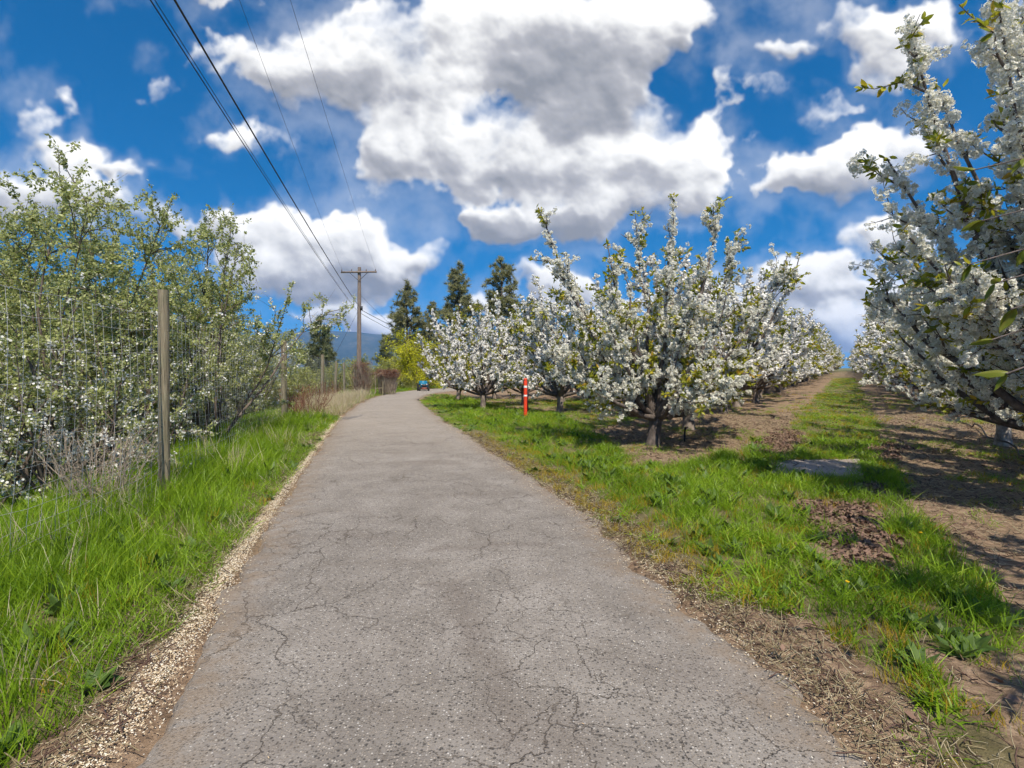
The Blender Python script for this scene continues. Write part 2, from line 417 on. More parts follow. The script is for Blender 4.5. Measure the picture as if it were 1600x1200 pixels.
M['fir'] = leaf_mat('fir_needle', [(0, (.08, .10, .045)), (.6, (.16, .185, .085)), (1, (.26, .28, .14))], .25, .6)
M['grass'] = leaf_mat('green_grass', [(0, (.075, .13, .010)), (.35, (.165, .285, .014)), (.75, (.30, .45, .026)), (1, (.46, .52, .08))], .45, .42, None, 1.1)
M['weed'] = leaf_mat('weed_leaf', [(0, (.05, .10, .02)), (.6, (.12, .19, .04)), (1, (.22, .28, .08))], .3, .5)
M['ygrass'] = leaf_mat('yellowing_grass', [(0, (.22, .24, .015)), (.5, (.40, .31, .025)), (1, (.50, .27, .035))], .35, .5)
M['drygrass'] = leaf_mat('dry_grass', [(0, (.26, .21, .11)), (.5, (.44, .37, .23)), (1, (.60, .53, .38))], .25, .6)
M['litterleaf'] = leaf_mat('dead_leaf', [(0, (.045, .028, .022)), (.45, (.12, .07, .052)), (.8, (.23, .145, .105)), (1, (.42, .33, .25))], .08, .7)
M['chip'] = leaf_mat('pale_chip', [(0, (.20, .12, .07)), (.35, (.46, .33, .20)), (.7, (.66, .55, .38)), (1, (.82, .77, .66))], .05, .75)
M['yellow'] = leaf_mat('dandelion_petal', [(0, (.70, .42, .01)), (1, (.85, .62, .02))], .2, .5)

def simple(name, color, rough=.6, metal=0.0, var=.0, scale=8.0):
    m, T = new_mat(name)
    c = color
    if var:
        n = T.noise(T.n('ShaderNodeTexCoord').outputs['Object'], scale, 5.0, .6)
        c = T.ramp(n, [(.3, tuple(x * (1 - var) for x in color)), (.7, tuple(min(1, x * (1 + var)) for x in color))])
    s = bsdf(T, c, rough)
    s.node.inputs['Metallic'].default_value = metal
    return finish(m, T, s)
M['wire'] = simple('galvanised_wire', (.58, .58, .56), .5, .3)
M['cable'] = simple('black_cable', (.02, .02, .022), .5)
M['hose'] = simple('black_hose', (.025, .023, .022), .55, 0, .3)
M['orange'] = simple('orange_plastic', (.66, .055, .02), .45, 0, .22, 14)
M['reflect'] = simple('white_reflective_band', (.80, .78, .76), .35)
M['white'] = simple('white_sticker', (.78, .76, .75), .5)
M['blue'] = simple('blue_paint', (.015, .16, .28), .3, 0, .1)
M['rubber'] = simple('rubber', (.02, .02, .02), .8)
M['dark'] = simple('dark_metal', (.04, .04, .045), .5)
M['glass'] = simple('dark_glass', (.03, .04, .05), .08)
M['rust'] = simple('red_brown_paint', (.20, .07, .045), .6, 0, .3)
M['chrome'] = simple('lamp_lens', (.7, .7, .68), .15)
M['ceramic'] = simple('insulator', (.16, .13, .12), .3)

def wood_mat(name, dark, mid, light, moss):
    m, T = new_mat(name)
    p = T.n('ShaderNodeTexCoord').outputs['Object']
    q = T.n('ShaderNodeVectorMath', {0: p, 1: (16, 16, 1.1)}, operation='MULTIPLY').outputs[0]
    n = T.noise(q, 3.0, 8.0, .65, .6)
    c = T.ramp(n, [(.28, dark), (.5, mid), (.72, light)])
    n2 = T.noise(p, 5.0, 4.0)
    c = T.mix(T.mr(n2, .45, .75, 0, .55), c, moss)
    q3 = T.n('ShaderNodeVectorMath', {0: p, 1: (30, 30, .8)}, operation='MULTIPLY').outputs[0]
    crack = T.mr(T.noise(q3, 2.0, 2.0), .30, .38, 0, 1)
    c = T.mix(crack, tuple(x * .35 for x in dark), c)
    return finish(m, T, bsdf(T, c, .85, bump(T, T.m('ADD', n, crack), .7, .01)))
M['post'] = wood_mat('weathered_post_wood', (.10, .085, .055), (.22, .185, .125), (.34, .30, .21), (.17, .18, .10))
M['pole'] = wood_mat('utility_pole_wood', (.10, .075, .06), (.21, .165, .135), (.30, .25, .21), (.17, .14, .12))

# soil: dark earth and straw litter; 'grad' holds how much green grows there
m, T = new_mat('orchard_soil'); P_ = pos(T)
n1 = T.noise(P_, .55, 5.0, .6); n2 = T.noise(P_, 9.0, 8.0, .7, .3); n3 = T.noise(P_, 60.0, 4.0, .7)
st = T.n('ShaderNodeMapping', {'Vector': P_, 'Rotation': (0, 0, -.58), 'Scale': (1.0, 4.5, 1)}).outputs[0]
n4 = T.noise(st, 5.0, 7.0, .7)
soil = T.ramp(T.m('ADD', T.m('MULTIPLY', n2, .55), T.m('MULTIPLY', n4, .45)), [(.33, (.085, .055, .038)), (.47, (.235, .162, .108)), (.56, (.38, .272, .185)), (.68, (.52, .41, .29))])
soil = T.mix(T.mr(n3, .35, .7), T.mix(.5, soil, (.08, .055, .04)), soil)
soil = T.mix(T.mr(n1, .42, .68, 0, .5), soil, (.24, .185, .115))
gr = T.ramp(T.m('ADD', T.m('MULTIPLY', n2, .6), T.m('MULTIPLY', n1, .4)), [(.3, (.045, .052, .02)), (.5, (.10, .105, .038)), (.7, (.18, .165, .075))])
g_ = attr(T, 'grad')
gm = T.mr(T.m('ADD', g_, T.m('MULTIPLY', T.m('SUBTRACT', n2, .5), .9)), .30, .72, smooth=True)
far_ = T.mr(T.n('ShaderNodeVectorMath', {0: P_}, operation='LENGTH').outputs['Value'], 60, 300)
c_ = T.mix(T.m('MULTIPLY', gm, .62), soil, gr)
fc = T.ramp(T.noise(P_, .012, 6.0, .65), [(.35, (.05, .075, .03)), (.5, (.12, .135, .06)), (.66, (.24, .21, .13))])
c_ = T.mix(far_, c_, fc)
M['ground'] = finish(m, T, bsdf(T, c_, .95, bump(T, T.m('ADD', n2, T.m('MULTIPLY', n3, .5)), .9, .03), .1))

# asphalt: worn grey-brown, pale and dark aggregate, crack network, dirt in the wheel lines
m, T = new_mat('worn_asphalt'); P_ = pos(T)
big = T.noise(P_, .45, 4.0, .55); mid = T.noise(P_, 2.3, 6.0, .6); fine = T.noise(P_, 55.0, 3.0, .6)
base = T.ramp(T.m('ADD', T.m('MULTIPLY', big, .45), T.m('MULTIPLY', mid, .55)), [(.34, (.155, .138, .122)), (.50, (.225, .203, .182)), (.66, (.305, .280, .255))])
sx = T.n('ShaderNodeSeparateXYZ', {0: P_})
base = T.mix(T.mr(sx.outputs[1], 5.0, 15.0, 0, .55, smooth=True), base, (.42, .362, .300))    # colour turns paler and warmer farther along the lane
va = T.n('ShaderNodeTexVoronoi', {'Vector': P_, 'Scale': 82.0, 'Randomness': 1.0}, feature='F1')
vr = T.n('ShaderNodeSeparateColor', {0: va.outputs['Color']})
stone = T.mr(va.outputs['Distance'], .30, .50, 1, 0)
sc_ = T.ramp(vr.outputs[0], [(0.0, (.035, .033, .032)), (.16, (.06, .055, .05)), (.20, (.14, .12, .10)), (.70, (.27, .235, .20)), (.86, (.38, .335, .285)), (.95, (.46, .43, .395)), (1.0, (.58, .55, .51))])
base = T.mix(T.m('MULTIPLY', stone, .85), base, sc_)
vb = T.n('ShaderNodeTexVoronoi', {'Vector': P_, 'Scale': 38.0, 'Randomness': 1.0}, feature='F1')
vbr = T.n('ShaderNodeSeparateColor', {0: vb.outputs['Color']})
pit = T.m('MULTIPLY', T.mr(vb.outputs['Distance'], .18, .34, 1, 0), T.m('GREATER_THAN', vbr.outputs[1], .74))
base = T.mix(T.m('MULTIPLY', pit, .75), base, (.045, .042, .04))
base = T.mix(T.mr(fine, .35, .65, .22, 0), base, (.08, .07, .06))
# dirt stains, drawn out across and along the lane
stn = T.n('ShaderNodeMapping', {'Vector': P_, 'Rotation': (0, 0, .35), 'Scale': (.5, 1.5, 1)}).outputs[0]
base = T.mix(T.mr(T.noise(stn, 1.15, 4.0, .6, .4), .56, .74, 0, .34, smooth=True), base, (.13, .105, .085))
base = T.mix(T.m('MULTIPLY', attr(T, 'rnd'), T.mr(mid, .3, .6, .45, .9)), base, (.085, .062, .048))
# cracks
wv = T.noise(P_, 2.6, 5.0, .6, out=1)
cp = T.n('ShaderNodeVectorMath', {0: wv, 1: (.55, .55, 0), 2: P_}, operation='MULTIPLY_ADD').outputs[0]
def cracks(scale, width, seedoff):
    q = T.n('ShaderNodeVectorMath', {0: cp, 1: (seedoff, seedoff * 1.7, 0)}, operation='ADD').outputs[0]
    e = T.n('ShaderNodeTexVoronoi', {'Vector': q, 'Scale': scale, 'Randomness': 1.0}, feature='DISTANCE_TO_EDGE', voronoi_dimensions='2D')
    return T.mr(e.outputs['Distance'], 0, width, 1, 0)
c1 = T.m('MULTIPLY', cracks(1.15, .010, 3.0), T.mr(T.noise(P_, .8, 3.0), .42, .56))
c2 = T.m('MULTIPLY', cracks(2.7, .014, 9.0), T.mr(T.noise(P_, .55, 2.0), .44, .56))
ck = T.m('MAXIMUM', c1, c2)
base = T.mix(T.m('MULTIPLY', ck, .80), base, (.065, .05, .038))
edge = attr(T, 'grad')
base = T.mix(T.m('MULTIPLY', edge, T.mr(T.noise(P_, 9.0, 5.0, .65), .40, .58, .15, 1.0)), base, (.21, .16, .115))
hgt = T.m('SUBTRACT', T.m('ADD', T.m('MULTIPLY', stone, .5), T.m('MULTIPLY', fine, .7)), T.m('ADD', T.m('MULTIPLY', ck, 1.5), T.m('MULTIPLY', pit, .9)))
M['asphalt'] = finish(m, T, bsdf(T, base, .88, bump(T, hgt, .75, .006), .25))

m, T = new_mat('concrete_slab'); P_ = T.n('ShaderNodeTexCoord').outputs['Object']
n = T.noise(P_, 2.2, 10.0, .75, .8); n2 = T.noise(P_, 90.0, 3.0, .6)
c_ = T.ramp(T.m('ADD', T.m('MULTIPLY', n, .8), T.m('MULTIPLY', n2, .2)), [(.33, (.19, .155, .13)), (.5, (.30, .25, .215)), (.68, (.41, .355, .31))])
M['concrete'] = finish(m, T, bsdf(T, c_, .8, bump(T, n2, .4, .004)))

m, T = new_mat('forested_mountain'); P_ = pos(T)
n = T.noise(P_, .004, 8.0, .65); n2 = T.noise(P_, .03, 4.0, .6)
c_ = T.ramp(T.m('ADD', T.m('MULTIPLY', n, .7), T.m('MULTIPLY', n2, .3)), [(.38, (.02, .035, .02)), (.5, (.045, .06, .035)), (.62, (.10, .10, .065))])
M['mountain'] = finish(m, T, bsdf(T, c_, .95, None, .05))

# ------------------------------------------------------------------ ground, lane, mountain
def spaced(lo, hi, fine_lo, fine_hi, step, grow=1.16):
    a = list(np.arange(fine_lo, fine_hi, step)); s = step; x = a[-1]
    while x < hi: s *= grow; x += s; a.append(min(x, hi))
    b = []; s = step; x = fine_lo
    while x > lo: s *= grow; x -= s; b.append(max(x, lo))
    return np.array(b[::-1] + a)
gx = spaced(-3600, 4000, -14, 24, .17); gy = spaced(-60, 4200, -3, 32, .17)
X, Y = np.meshgrid(gx, gy); Z = H(X, Y)
inroad = (X > road_l(Y) - .1) & (X < road_r(Y) + .1) & (Y < 62) & (Y > -12)
Z = np.where(inroad, Z - .05, Z)
gm_ = grass_mask(X, Y)
mb = MB(); nx, ny = len(gx), len(gy)
i = (np.arange(ny - 1)[:, None] * nx + np.arange(nx - 1)[None]).ravel()
mb.add(np.stack([X, Y, Z], -1).reshape(-1, 3), np.stack([i, i + 1, i + nx + 1, i + nx], -1), 0, None, gm_.ravel())
tag(mb.build('ground', M['ground'], smooth=True), 'brown orchard soil and grassy slopes running to the horizon', kind='structure')

ys = np.concatenate([np.arange(-12, 1, .25), np.arange(1, 10, .05), np.arange(10, 30, .15), np.arange(30, 60.1, .5)]); K = 61
STAINS = [([(-.42, 3.55), (-.28, 3.1), (-.14, 2.75), (-.06, 2.4), (-.02, 2.1)], .075, .9), ([(-.75, 4.25), (-.45, 4.36), (-.1, 4.42), (.3, 4.5)], .05, .9), ([(-1.0, 6.05), (-.5, 6.15), (.1, 6.3)], .06, .55),
          ([(-2.2, 4.6), (-1.6, 4.75), (-1.1, 4.6)], .10, .5), ([(.1, 2.2), (.25, 1.9)], .12, .7), ([(1.0, 2.55), (1.2, 2.4)], .2, .5), ([(-1.6, 8.2), (-1.0, 8.3)], .07, .5), ([(-.55, 3.62), (-.36, 3.66)], .04, .9), ([(-3.0, 11.5), (-2.2, 11.7)], .10, .5)]
def stain(x, y):
    s = np.zeros(len(x)); wx = x + (fbm(x * 5, y * 5, 91) - .5) * .22; wy = y + (fbm(x * 5 + 9, y * 5, 92) - .5) * .22
    for pts, w, a in STAINS:
        for (x0, y0), (x1, y1) in zip(pts[:-1], pts[1:]):
            t = np.clip(((wx - x0) * (x1 - x0) + (wy - y0) * (y1 - y0)) / ((x1 - x0) ** 2 + (y1 - y0) ** 2), 0, 1)
            d = np.hypot(wx - x0 - t * (x1 - x0), wy - y0 - t * (y1 - y0)); s = np.maximum(s, a * .45 * (1 - sstep(d, 0, w * 2.3)))
    return s
mb = MB(); rows = []; ed = []; rows_st = []
for k in range(K):
    t = k / (K - 1)
    jl = (fbm(ys * 1.7, ys * 0 + 3, 5) - .5) * .22 + (vnoise(ys * 7, ys * 0, 6) - .5) * .07 + (vnoise(ys * 19, ys * 0 + 2, 16) - .5) * .05
    jr = (fbm(ys * 1.5, ys * 0 + 8, 7) - .5) * .26 + (vnoise(ys * 7, ys * 0, 9) - .5) * .08 + (vnoise(ys * 19, ys * 0 + 2, 19) - .5) * .06
    xl = road_l(ys) + jl; xr = road_r(ys) + jr
    x = xl + (xr - xl) * t
    crown = .035 * (1 - (2 * t - 1) ** 2)
    z = H(x, ys) * 1.0 + .008 + crown + (fbm(x * .7, ys * .7, 12) - .5) * .02
    if k in (0, K - 1): z = z - .07
    rows.append(np.stack([x, ys, z], -1)); ed.append(np.full(len(ys), max(0, 1 - min(t, 1 - t) / .13)))
    rows_st.append(stain(x, ys))
v = np.stack(rows, 1); e_ = np.stack(ed, 1)
i = (np.arange(len(ys) - 1)[:, None] * K + np.arange(K - 1)[None]).ravel()
mb.add(v.reshape(-1, 3), np.stack([i, i + 1, i + K + 1, i + K], -1), 0, np.stack(rows_st, 1).ravel(), e_.ravel())
tag(mb.build('road', M['asphalt'], smooth=True), 'narrow worn asphalt lane with cracks curving past the orchard', kind='structure')

def mountain(name, dist, a0, a1, top, seed, label):
    mb = MB(); na, nr = 160, 26
    az = np.linspace(a0, a1, na); tt = np.linspace(0, 1, nr)
    A, Tt = np.meshgrid(az, tt)
    ridge = np.interp(np.degrees(A), *top) * (1 + .10 * (fbm(A * 26, A * 0 + seed, seed, 5) - .5))
    Rr = dist + Tt * dist * .35
    zz = ridge * np.sin(Tt * math.pi / 2) ** .9 * (1 + .22 * (fbm(A * 40, Tt * 5, seed + 3) - .5) * np.sin(Tt * math.pi)) - 115 * (1 - Tt)
    i = (np.arange(nr - 1)[:, None] * na + np.arange(na - 1)[None]).ravel()
    mb.add(np.stack([np.sin(A) * Rr, np.cos(A) * Rr, zz], -1).reshape(-1, 3), np.stack([i, i + 1, i + na + 1, i + na], -1))
    return tag(mb.build(name, M['mountain'], smooth=True), label, kind='structure')
mountain('mountain', 3400, R(-75), R(12), ([-75, -45, -30, -24, -20, -17, -14, -11, -6, 12], [120, 165, 215, 262, 292, 285, 262, 232, 150, 40]), 4,
         'long blue forested mountain ridge across the valley')

# ------------------------------------------------------------------ plants: branch growth
def bez(p0, p1, p2, n):
    t = np.linspace(0, 1, n)[:, None]; return (1 - t) ** 2 * p0 + 2 * t * (1 - t) * p1 + t * t * p2
def wander(rng, p0, d, L, n, jit, up=0.0):
    pts = [np.asarray(p0, float)]; d = norm(d)
    for _ in range(n):
        d = norm(d + rng.normal(0, jit, 3) + np.array([0, 0, up])); pts.append(pts[-1] + d * L / n)
    return np.array(pts)
def at(pts, t):
    f = t * (len(pts) - 1); i = min(int(f), len(pts) - 2); return pts[i] + (pts[i + 1] - pts[i]) * (f - i), norm(pts[i + 1] - pts[i])
def perp(rng, d):
    v = rng.normal(size=3); v -= d * v.dot(d); return norm(v)
def along(rng, branches, spacing):
    """points spread along polylines: positions, tangents"""
    P = []; D_ = []
    for b in branches:
        seg = np.diff(b, axis=0); L = np.linalg.norm(seg, axis=1); tot = L.sum(); n = max(1, int(round(tot / spacing)))
        t = np.sort(rng.rand(n)) * tot; c = np.concatenate([[0], np.cumsum(L)]); k = np.clip(np.searchsorted(c, t) - 1, 0, len(L) - 1)
        P.append(b[k] + seg[k] * ((t - c[k]) / np.maximum(L[k], 1e-6))[:, None]); D_.append(seg[k] / np.maximum(L[k], 1e-6)[:, None])
    return np.concatenate(P), np.concatenate(D_)

def petal_flower(hi):
    if not hi:
        a = np.arange(5) * 2 * math.pi / 5
        v = np.stack([np.cos(a), np.sin(a), np.array([.25, .05, .3, .0, .2])], -1) * .5
        return v, np.array([[0, 1, 2, 3, 4]]), np.zeros(5)
    V, F, g = [], [], []
    for k in range(5):
        a = k * 2 * math.pi / 5; w = .50
        for rr, aa, zz, gg in ((.03, 0, -.05, 1), (.48, -w, .10, .0), (.50, w, .17, .0)):
            V.append((rr * math.cos(a + aa), rr * math.sin(a + aa), zz)); g.append(gg)
        F.append([k * 3, k * 3 + 1, k * 3 + 2])
    return np.array(V), np.array(F), np.array(g, float)
# one leaf: folded along its midrib, tip drooping; long axis is z, width x
LEAF_V = np.array([[0, 0, 0], [-.22, .05, .35], [0, -.04, .38], [.22, .05, .35], [-.17, .09, .70], [0, .02, .72], [.17, .09, .70], [0, .16, 1.0]])
LEAF_F4 = np.array([[1, 2, 5, 4], [2, 3, 6, 5]]); LEAF_F3 = np.array([[0, 2, 1], [0, 3, 2], [4, 5, 7], [5, 6, 7]])
SLEAF_V = np.array([[0, 0, 0], [-.27, .06, .45], [0, .0, 1.0], [.27, .06, .45]]); SLEAF_F = np.array([[0, 1, 2], [0, 2, 3]])

def cherry(seed, arms, trunk_h=.55, r0=.125, hi=True, flowers=12, spacing=.060, leafy=.46, sleeve=.095, trunk='bark', zmin=.62, bushy=3.7):
    """arms: list of end points (relative to the base) of the main limbs. returns wood, blossom, leaf meshes"""
    rng = np.random.RandomState(seed)
    wood = MB(); fork = np.array([rng.normal(0, .03), rng.normal(0, .03), trunk_h])
    tp = np.array([[0, 0, -.15], [0, 0, 0], [.01, .0, .15], [fork[0] * .6, fork[1] * .6, trunk_h * .6], fork, fork + [0, 0, .12]])
    tube(wood, tp, [r0 * 1.5, r0 * 1.30, r0 * 1.02, r0 * .95, r0 * 1.05, r0 * .5], 10, 1)
    secs, terts, outer, tips, leafb = [], [], [], [], []
    for e in arms:
        e = np.asarray(e, float); hd = norm(e * [1, 1, 0] + 1e-4); reach = np.linalg.norm(e[:2])
        c = fork + hd * reach * rng.uniform(.50, .72) + [0, 0, (e[2] - trunk_h) * rng.uniform(.22, .38)]
        b = bez(fork + rng.normal(0, .03, 3) * [1, 1, .5], c, e, 9); b[2:-1] += rng.normal(0, .035, (6, 3))
        ln = np.linalg.norm(np.diff(b, axis=0), axis=1).sum()
        r = r0 * rng.uniform(.44, .60) * min(1, ln / 2.6 + .15)
        tube(wood, b, np.interp(np.arange(9), [0, 5, 8], [r, r * .5, .007]), 7, 0)
        outer.append(b[4:]); tips.append(b[-1])
        for k in range(int(ln * bushy)):
            t = rng.uniform(.16, .97); p, d = at(b, t)
            up = np.array([0, 0, 1.])
            dd = norm(.55 * d + .75 * perp(rng, d) + .40 * up + .25 * norm(p * [1, 1, 0] + 1e-3))
            L = rng.uniform(.45, 1.40) * (1 - .68 * t)
            s = wander(rng, p, dd, L, 5, .13, .06)
            lowz = zmin + .28 * np.hypot(s[:, 0], s[:, 1]) + .12 * rng.rand(); s[:, 2] = np.maximum(s[:, 2], np.minimum(lowz, p[2] + .05 + .1 * rng.rand()))
            tube(wood, s, np.linspace(.016, .004, 6), 4, 0, cap=False); secs.append(s)
            for j in range(int(2 + L * 3)):
                t2 = rng.uniform(.2, 1); p2, d2 = at(s, t2)
                d3 = norm(.6 * d2 + .8 * perp(rng, d2) + .2 * up); L3 = rng.uniform(.12, .42)
                q = wander(rng, p2, d3, L3, 3, .12, .05)
                tube(wood, q, np.linspace(.007, .003, 4), 3, 0, cap=False)
                (leafb if rng.rand() < leafy * .8 else terts).append(q)
            if rng.rand() < leafy * .5: leafb.append(s[3:])
    wm = wood.mesh('cherry_wood', [M['bark'], M[trunk]], True)
    # blossom: clusters sleeved along the branches
    bl = MB(); P, T_ = along(rng, secs + terts + outer + outer, spacing)
    keep = fbm(P[:, 0] * 2.3 + 30, P[:, 2] * 2.3 + P[:, 1] * 1.7, seed, 3) > .30
    P, T_ = P[keep], T_[keep]
    P = np.repeat(P, flowers, 0); T_ = np.repeat(T_, flowers, 0); n = len(P)
    nc = n // flowers; co = norm(rng.normal(size=(nc, 3))); co -= T_[::flowers] * (co * T_[::flowers]).sum(1, keepdims=True) * .6
    o = norm(rng.normal(size=(n, 3)) + np.repeat(co, flowers, 0) * .9)          # pompoms: flowers face out from the middle of each cluster
    P = P + np.repeat(co * rng.uniform(.1, .62, (nc, 1)) * sleeve, flowers, 0) + o * rng.uniform(.022, .046, (n, 1)) * sleeve / .095; tv, tf, tg = petal_flower(hi)
    instance(bl, tv, tf, P, frames(o + rng.normal(0, .45, (n, 3)) + [0, 0, .15], rng.rand(n) * 7), rng.uniform(.037, .050, n) * (1.0 if hi else 1.15), 0, rng.rand(n), tg)
    bm = bl.mesh('cherry_blossom', M['petal'])
    # young leaves: strings on the leafy shoots and tufts at the limb tips
    lf = MB(); P, T_ = along(rng, leafb, .017)
    tp = np.repeat(np.array(tips + [s[-1] for s in secs if rng.rand() < .30]), 9, 0)
    tuft = rng.normal(size=(len(tp), 3)) * [1, 1, .7] + [0, 0, .3]
    P = np.concatenate([P, tp + rng.normal(0, .02, tp.shape)]); n = len(P)
    d = np.concatenate([norm(rng.normal(size=(len(T_), 3)) + T_ * .7 + [0, 0, -.25]), norm(tuft)])
    F = frames(d, rng.rand(n) * 7); sz = rng.uniform(.06, .12, n); rn = np.clip(rng.beta(2, 2, n) + .15 * rng.normal(size=n), 0, 1)
    if hi:
        instance(lf, LEAF_V, LEAF_F4, P, F, sz, 0, rn); n0 = lf.nv - n * 8
        f3 = (LEAF_F3[None] + (np.arange(n) * 8)[:, None, None]).reshape(-1, 3)
        lf.l.append((f3 + n0).ravel().astype(np.int32)); lf.t.append(np.full(len(f3), 3, np.int32)); lf.m.append(np.zeros(len(f3), np.int32))
    else:
        instance(lf, SLEAF_V, SLEAF_F, P, F, sz * 1.05, 0, rn)
    lm = lf.mesh('cherry_leaves', M['bleaf'])
    return wm, bm, lm

def arms_random(seed, n_up=8, n_low=5, hgt=4.3, rad=2.0):
    rng = np.random.RandomState(seed); out = []; a0 = rng.rand() * 7
    for k in range(n_up):
        a = a0 + k * 2.4 + rng.normal(0, .25); r = rad * rng.uniform(.35, 1.0)
        out.append((r * math.cos(a), r * math.sin(a), hgt * rng.uniform(.74, 1.0) * (1 - .10 * r / rad)))
    for k in range(n_low):
        a = a0 + 1 + k * 2 * math.pi / n_low + rng.normal(0, .2); r = rad * rng.uniform(.85, 1.15)
        out.append((r * math.cos(a), r * math.sin(a), rng.uniform(1.2, 2.3)))
    return out

def tree_from(name, meshes, part_names, loc, rz=0.0, s=1.0, label=None, cat='tree', group=None):
    t = empty(name, loc, rz, s); tag(t, label, cat, group)
    for me, pn in zip(meshes, part_names):
        o = link(pn, me, t)
        if pn in ('crown', 'leaves', 'blossom', 'twigs', 'flowers'): o['kind'] = 'stuff'
    return t
CP = ('trunk', 'crown', 'leaves')
def ground_at(x, y, dz=0.0): return (x, y, float(H(np.array([x]), np.array([y]))[0]) + dz)

# the large tree in the middle of the view
ARMS_MAIN = [(-2.1, -.2, 4.62), (-1.62, .3, 3.9), (-.95, -.6, 3.9), (-.28, .2, 4.7), (.25, -.4, 4.85), (.65, .8, 4.1), (1.2, -.1, 4.9), (1.70, .3, 4.35), (2.35, -.3, 3.75),
             (2.25, -.2, 1.95), (-1.95, -.3, 1.85), (-1.3, -1.2, 1.3), (.5, -1.5, 1.25), (1.4, -1.0, 1.5), (-1.6, .9, 2.6), (1.3, 1.6, 2.6), (-.4, 1.8, 2.9), (-1.1, -1.1, 2.8), (.9, -1.2, 2.9), (-2.2, .2, 2.7), (2.3, .6, 2.8), (-1.25, -1.0, 1.15), (1.1, -1.1, 1.15), (.1, -1.5, 1.1), (-1.9, .4, 1.5), (1.8, .3, 1.5), (-.5, -.9, 2.2), (.4, -.8, 3.3), (-.5, .3, 3.6)]
hero = cherry(11, [(1.08 * x_, y_, z_) for x_, y_, z_ in ARMS_MAIN], zmin=.72, bushy=3.2)
tree_from('cherry_tree', hero, CP, ground_at(2.82, 10.24), 0, 1, 'large white-blossomed cherry tree with raised limbs beside the orange marker post and concrete slab', 'tree', 'cherry trees in the orchard')
# the two trees at the near end of the next row, whose branches fill the right of the view
ARMS_B = [(-2.6, -.3, 4.75), (-2.45, .2, 3.7), (-2.5, -.1, 2.85), (-1.9, -.7, 5.0), (-1.2, .3, 4.8), (.2, -.2, 4.8), (1.2, .5, 4.5), (1.6, -.8, 4.0), (-1.5, 1.2, 3.4), (-.6, 1.9, 2.8), (-2.3, -.6, 2.4),
          (-1.3, -1.4, 2.7), (1.8, .6, 2.4), (.5, -1.9, 2.6), (.6, 1.9, 2.4), (-2.0, 1.0, 2.4), (-1.7, -.3, 3.9), (-1.0, -.5, 3.3), (-2.0, .1, 4.4), (-2.3, -.9, 4.5), (-1.9, -1.2, 4.9), (-1.5, -.9, 3.6), (-1.5, -.1, 5.0), (-2.1, -1.0, 3.2)]
hero_b = cherry(23, ARMS_B, sleeve=.125, flowers=15, zmin=1.3, bushy=2.9)
tree_from('cherry_tree', hero_b, CP, ground_at(6.75, 5.5), 0, 1.05, 'tall cherry tree whose blossom branches reach the top of the frame by the sky', 'tree', 'cherry trees in the orchard')
hero_c = cherry(31, arms_random(37, 9, 7, 4.5, 2.35), sleeve=.105, trunk='trunk_pale', zmin=1.15, bushy=3.3)
tree_from('cherry_tree', hero_c, CP, ground_at(8.3, 7.95), .6, 1, 'cherry tree between the tall near tree and the pale trunk with the black hose', 'tree', 'cherry trees in the orchard')
tree_from('cherry_tree', hero_c, CP, ground_at(9.83, 10.24), 2.9, .97, 'cherry tree on a pale sunlit trunk with the black hose at its foot', 'tree', 'cherry trees in the orchard')

mids = [cherry(50 + k, arms_random(60 + k, 9, 6, 4.75, 2.2), hi=False, flowers=11, spacing=.066, trunk='trunk_mid', zmin=.78, r0=.115) for k in range(4)]
NAMED = [((4.33, 12.55), 'cherry tree close behind the large blossoming one, trunk beside a black riser'),
         ((7.04, 17.07), 'third cherry tree along the row that starts with the large one'),
         ((1.67, 17.78), 'cherry tree with yellow leaf shoots just right of the orange marker post'),
         ((-1.16, 20.65), 'round cherry tree at the verge, first beside the bend of the lane'),
         ((-2.9, 27.6), 'cherry tree behind the round one at the verge, nearest the blue vehicle'),
         ((14.3, 16.41), 'cherry tree beyond the pale trunk, over the far end of the black hose')]
rng = np.random.RandomState(7); spots = [(p, l) for p, l in NAMED]
ORD = 'first second third fourth fifth sixth seventh eighth ninth tenth'.split()
def row(x, y, n, step, what, first=0, named=0):
    """a row of trees: the near ones are told apart by their place in it, the far ones are not"""
    for k in range(first, n):
        j = rng.normal(0, .16, 2); o_ = k + named
        lab = f'{ORD[o_]} cherry tree along the {what}' if o_ < 10 else f'distant cherry tree past the tenth in the {what}'
        spots.append(((x + ROW[0] * step * k + j[0], y + ROW[1] * step * k + j[1]), lab))
row(10.2, 22.07, 44, 3.3, 'row left of the grass aisle', 0, 4); row(1.67, 17.78, 24, 3.4, 'row that starts right of the orange marker', 1)
row(-1.16, 20.65, 24, 3.4, 'row that starts with the round verge tree', 1); row(-2.9, 27.6, 20, 3.5, 'row nearest the blue vehicle', 1)
row(14.3, 16.41, 44, 3.3, 'row right of the grass aisle', 1, 3); row(30.5, 29.2, 12, 4.0, 'outer row behind the pale trunk')
spots.append(((8.6, 19.6), 'fourth cherry tree along the row left of the grass aisle'))
protos = []
for i, (p, lab) in enumerate(spots):
    sc = rng.uniform(.88, 1.02) * (1.12 if across(*p) < -3 else 1.0); rz = rng.rand() * 6.28
    loc = ground_at(*p)
    t_ = tree_from('cherry_tree', mids[i % 4], CP, loc, rz, sc, lab, 'tree', 'cherry trees in the orchard')
    if across(*p) > -3: t_.scale = (sc * 1.20, sc * 1.20, sc * 1.12)

